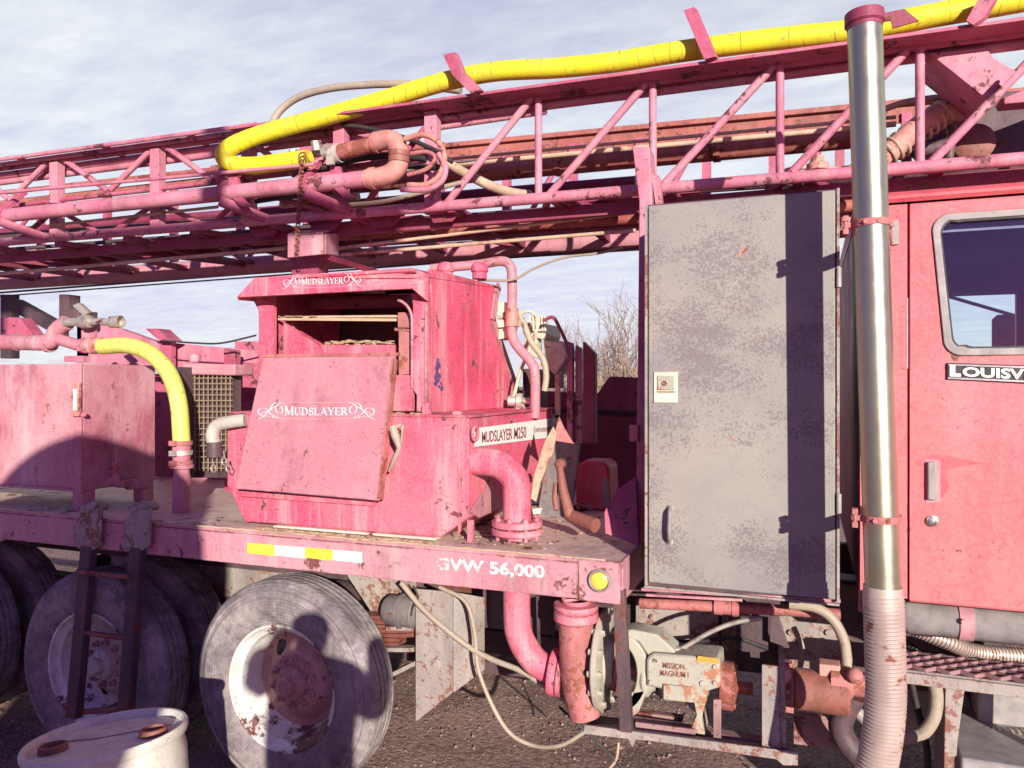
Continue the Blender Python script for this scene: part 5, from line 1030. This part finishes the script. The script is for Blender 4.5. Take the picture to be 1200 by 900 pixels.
# plate behind motor, pipes
k=MB(); q=[(750,707),(840,711),(930,716),(985,720)]; k.tube([P(x_,y_,3.3) for x_,y_ in q],.022,14,curve=3); k.lathe(P(852,712,3.3),(1,0,0.0),[(.022,-.05),(.034,-.05),(.034,-.02),(.03,-.018),(.03,.02),(.034,.022),(.034,.05),(.022,.05)],12); tag(k.build('water_pipe',M['rustpink'],org=P(850,712,3.3)),'pinkish horizontal pipe with collar just below the grey cabinet','pipe')
for pts,m,r,lab in (([(925,708),(955,712),(975,725),(988,748),(992,770),(993,790)],'rubberhose',.020,'tan rubber hose curving down left of the exhaust flex pipe'),
    ([(640,775),(690,800)],'dark',.03,'dark pipe stub behind the red drain elbow'),
    ([(1000,815),(985,850),(1000,880),(1030,905)],'dark',.045,'dark fat hose behind the bottom of the exhaust flex pipe'),
    ([(1056,865),(1080,860),(1095,838),(1096,805),(1082,780)],'rubberhose',.024,'beige hose bending under the running board right of the exhaust'),
    ([(990,820),(1000,830),(1012,842),(1020,855)],'seal',.022,'short grey hose between the rusty motor and exhaust'),
    ([(796,762),(830,742),(860,730),(893,724)],'bright',.010,'thin silver rod slanting above the pump'),
    ([(700,765),(706,735),(722,712),(728,700)],'black',.006,'thin black wire bowed beside the pump strut'),
    ([(470,683),(500,718),(545,755),(575,772),(610,786),(640,805),(665,822)],'rubberhose',.013,'grey-tan hose sagging below the deck toward the pipes'),
    ([(515,688),(545,705),(556,740),(562,790),(590,850),(620,872),(655,874),(688,856)],'rubberhose',.0095,'thin pale cable looping low under the deck'),
    ([(484,686),(490,700),(484,712),(482,722)],'black',.004,'short black wire hooked under the deck edge'),
    ([(725,870),(722,890),(712,903)],'rodbeige',.006,'short tan wire dangling from the pump frame'),
    ([(655,828),(700,870),(735,905)],'black',.006,'black wire running off below the pump frame')):
    k=MB(); q=[P(x_,y_,3.22) for x_,y_ in pts]; k.tube(q,r,12,curve=7); nm={'bright':'rod','black':'wire'}.get(m,'hose' if r>.012 else 'cable'); tag(k.build(nm,M[m],org=q[0]),lab,nm)
# ================================================================== BARE BUSHES
def bush(cx,cy,h,n,mat,label,seed):
    rn=random.Random(seed); root=thing('bare_bush',label,'bush',(cx,cy,0),'leafless bushes beyond the truck')
    tr=MB(); cr_=MB()
    def grow(p,d,L,r,dep):
        q=p+d*L; mid=(p+q)/2+V((rn.uniform(-1,1),rn.uniform(-1,1),rn.uniform(-1,1)))*L*.06
        (tr if dep<1 else cr_).tube([p,mid,q],[r,r*.85,r*.7],4,cap=False)
        if dep>=5: return
        for i in range(3 if dep<3 else 2):
            nd=(d+V((rn.gauss(0,.42),rn.gauss(0,.42),rn.gauss(.08,.25)))).normalized(); grow(p.lerp(q,rn.uniform(.55,1)),nd,L*rn.uniform(.62,.85),r*.62,dep+1)
    for i in range(n):
        a=rn.uniform(0,6.28); grow(V((cx+rn.gauss(0,.3),cy+rn.gauss(0,.3),-.05)),V((math.cos(a)*.4,math.sin(a)*.4,1)).normalized(),h*.30,.035,0)
    tr.build('trunk',mat,root); cr_.build('crown',mat,root)
Mtwig=simple('bare_twigs',(.34,.26,.20),.9,c2=(.22,.16,.15)); Mtwig2=simple('ochre_twigs',(.44,.33,.20),.9,c2=(.30,.22,.16))
for px,Y,h,n,m,lab,sd in ((712,14,4.5,8,Mtwig,'tall grey leafless bush, the highest one behind the deck gap',1),(668,12,3.1,6,Mtwig2,'low ochre bare bush left of the tall grey one',2),(742,13,3.2,6,Mtwig2,'low ochre bare bush right of the tall grey one',5),(690,17,4.0,6,Mtwig,'distant grey bare bush behind the ochre bushes',8)):
    q=P(px,450,Y); bush(q.x,q.y,h,n,m,lab,sd)
# ================================================================== unseen shapes added behind the photographer to throw the shade
nt=thing('shade_tank','unseen round tank shape on legs added to shade the left end of the deck','tank',(-.34,-2.4,0))  # tank shape added out of view for its round shadow
lh=V((-.56,.829,0)); c0=V((-.34,-1.95,2.37))
k=MB(); k.lathe(c0,(lh*-1),[(0,0),(.70,0),(.75,.05),(.75,1.9),(.70,1.95),(0,1.95)],56); k.build('tank_shell',M['pvc'],nt)
k=MB(); sd=V((.829,.56,0))
for s1 in (-.55,-.1,.42):
    for s2 in (.2,1.7):
        b_=c0+sd*s1-lh*s2; k.beam(V((b_.x,b_.y,0)),V((b_.x,b_.y,1.9)),.1,.1)
b_=c0-lh*.2; k.beam(b_-sd*.8+V((0,0,-1.3)),b_+sd*.5+V((0,0,-1.3)),.1,.9); k.build('stand',M['rust'],nt)
gb=thing('shade_beam','unseen beam on posts added to shade the lower left of the mast','shade caster',(-1,-2.4,0))  # beam added out of view to shade the lower mast
k=MB(); k.box((-5.5,-2.45,4.42),(2.02,-2.35,4.60)); k.box((.76,-2.44,4.60),(.88,-2.36,5.35)); k.build('beam',M['rust'],gb)
for x_ in (-1.35,-5.2):
    k=MB(); k.box((x_,-2.46,0),(x_+.12,-2.34,4.42)); k.build('post',M['rust'],gb)
# photographer (casts the shadow over the front wheel)
pe=thing('person','person in dark work clothes photographing the truck with both hands raised','person',(.1,-.42,.0))
def skin(name,pts,edges,rad,mat):
    me=bpy.data.meshes.new(name); bs=V(BASE[pe.name]); me.from_pydata([V(p)-bs for p in pts],edges,[]); o=bpy.data.objects.new(name,me); C.objects.link(o); o.parent=pe; me.materials.append(mat)
    md=o.modifiers.new('skin','SKIN'); 
    for i,r_ in enumerate(rad): me.skin_vertices[0].data[i].radius=(r_,r_)
    me.skin_vertices[0].data[0].use_root=True
    sb=o.modifiers.new('sub','SUBSURF'); sb.levels=2; sb.render_levels=2; return o
ox,oy=.14,-.42
pts=[(ox,oy,1.0),(ox,oy,1.25),(ox,oy,1.52),(ox,oy,1.64),(ox,oy+.02,1.72),(ox,oy+.02,1.86),(ox+.2,oy,1.56),(ox+.36,oy+.06,1.42),(ox+.24,oy+.2,1.72),(ox-.2,oy,1.56),(ox-.36,oy+.06,1.42),(ox-.24,oy+.2,1.72),(ox+.1,oy,.92),(ox+.13,oy+.02,.52),(ox+.14,oy,.08),(ox+.14,oy+.14,.04),(ox-.1,oy,.92),(ox-.13,oy+.02,.52),(ox-.14,oy,.08),(ox-.14,oy+.14,.04)]
ed=[(0,1),(1,2),(2,3),(3,4),(4,5),(2,6),(6,7),(7,8),(2,9),(9,10),(10,11),(0,12),(12,13),(13,14),(14,15),(0,16),(16,17),(17,18),(18,19)]
ra=[.20,.20,.21,.07,.095,.11,.11,.08,.05,.11,.08,.05,.1,.07,.05,.04,.1,.07,.05,.04]
skin('body',pts,ed,ra,M['black'])
# ================================================================== WORLD, SUN, CAMERA
Ld=V((-.575,.851,-.241)).normalized()
sd_=bpy.data.lights.new('sun','SUN'); sd_.energy=5.0; sd_.angle=R(.5); sd_.color=(1,.92,.79); so=bpy.data.objects.new('sun',sd_); C.objects.link(so); so.rotation_euler=Ld.to_track_quat('-Z','Y').to_euler()
w=bpy.data.worlds.new('World'); scene.world=w; w.use_nodes=True; nt_=w.node_tree; bg=nt_.nodes['Background']; N=nt_.nodes.new; Lk=nt_.links.new
sky=N('ShaderNodeTexSky'); sky.sky_type='NISHITA'; sky.sun_disc=False; sky.sun_elevation=R(13.2); sky.sun_rotation=math.atan2(-Ld.x,-Ld.y); sky.air_density=1; sky.dust_density=.6; sky.ozone_density=2.5
tc=N('ShaderNodeTexCoord'); sx=N('ShaderNodeSeparateXYZ'); Lk(tc.outputs['Generated'],sx.inputs[0])
def Mth(op,a,b=None):
    x=N('ShaderNodeMath'); x.operation=op
    for i,v in enumerate((a,b)):
        if v is None: continue
        if isinstance(v,(int,float)): x.inputs[i].default_value=v
        else: Lk(v,x.inputs[i])
    return x.outputs[0]
zc2=Mth('ADD',Mth('MAXIMUM',sx.outputs['Z'],0.0),.12)
cmb=N('ShaderNodeCombineXYZ'); Lk(Mth('DIVIDE',sx.outputs['X'],zc2),cmb.inputs[0]); Lk(Mth('DIVIDE',sx.outputs['Y'],zc2),cmb.inputs[1])
mpn=N('ShaderNodeMapping'); mpn.inputs['Rotation'].default_value=(0,0,R(25)); mpn.inputs['Scale'].default_value=(.7,1.5,1); Lk(cmb.outputs[0],mpn.inputs[0])
n1=N('ShaderNodeTexNoise'); n1.inputs['Scale'].default_value=.8; n1.inputs['Detail'].default_value=9; n1.inputs['Roughness'].default_value=.62; n1.inputs['Distortion'].default_value=.5; Lk(mpn.outputs[0],n1.inputs['Vector'])
n2=N('ShaderNodeTexNoise'); n2.inputs['Scale'].default_value=7.0; n2.inputs['Detail'].default_value=8; n2.inputs['Roughness'].default_value=.6; Lk(mpn.outputs[0],n2.inputs['Vector'])
mr=N('ShaderNodeMapRange'); mr.inputs['From Min'].default_value=.37; mr.inputs['From Max'].default_value=.63; Lk(Mth('ADD',Mth('MULTIPLY',n1.outputs['Fac'],.55),Mth('MULTIPLY',n2.outputs['Fac'],.45)),mr.inputs[0])
# clouds thin out toward the zenith
fade=Mth('SUBTRACT',1.0,Mth('MULTIPLY',Mth('MAXIMUM',Mth('SUBTRACT',sx.outputs['Z'],.35),0.0),1.6)); side=N('ShaderNodeMapRange'); side.interpolation_type='SMOOTHSTEP'; side.inputs['From Min'].default_value=-.1; side.inputs['From Max'].default_value=.35; Lk(sx.outputs['Y'],side.inputs[0])
cf=Mth('MULTIPLY',Mth('MULTIPLY',Mth('MAXIMUM',fade,.1),Mth('ADD',Mth('MULTIPLY',side.outputs[0],.9),.1)),Mth('ADD',Mth('MULTIPLY',mr.outputs[0],.36),.64))
tint=N('ShaderNodeMix'); tint.data_type='RGBA'; tint.blend_type='MULTIPLY'; tint.inputs[0].default_value=1; Lk(sky.outputs[0],tint.inputs[6]); tint.inputs[7].default_value=(.52,.24,.86,1)
mixc=N('ShaderNodeMix'); mixc.data_type='RGBA'; Lk(cf,mixc.inputs[0]); Lk(tint.outputs[2],mixc.inputs[6]); mixc.inputs[7].default_value=(5.75,6.1,6.2,1)
Lk(mixc.outputs[2],bg.inputs[0]); bg.inputs[1].default_value=.1
cam=bpy.data.cameras.new('camera'); co=bpy.data.objects.new('camera',cam); C.objects.link(co); co.location=(0,0,H); co.rotation_euler=(R(90),0,TH); cam.sensor_width=36; cam.lens=36*F/1200; cam.clip_end=2000; cam.clip_start=.05
scene.camera=co
scene.cycles.max_bounces=5; scene.cycles.diffuse_bounces=3; scene.cycles.glossy_bounces=3; scene.cycles.transparent_max_bounces=6
scene.view_settings.view_transform='Standard'; scene.view_settings.look='None'; scene.view_settings.exposure=.62; scene.view_settings.gamma=1
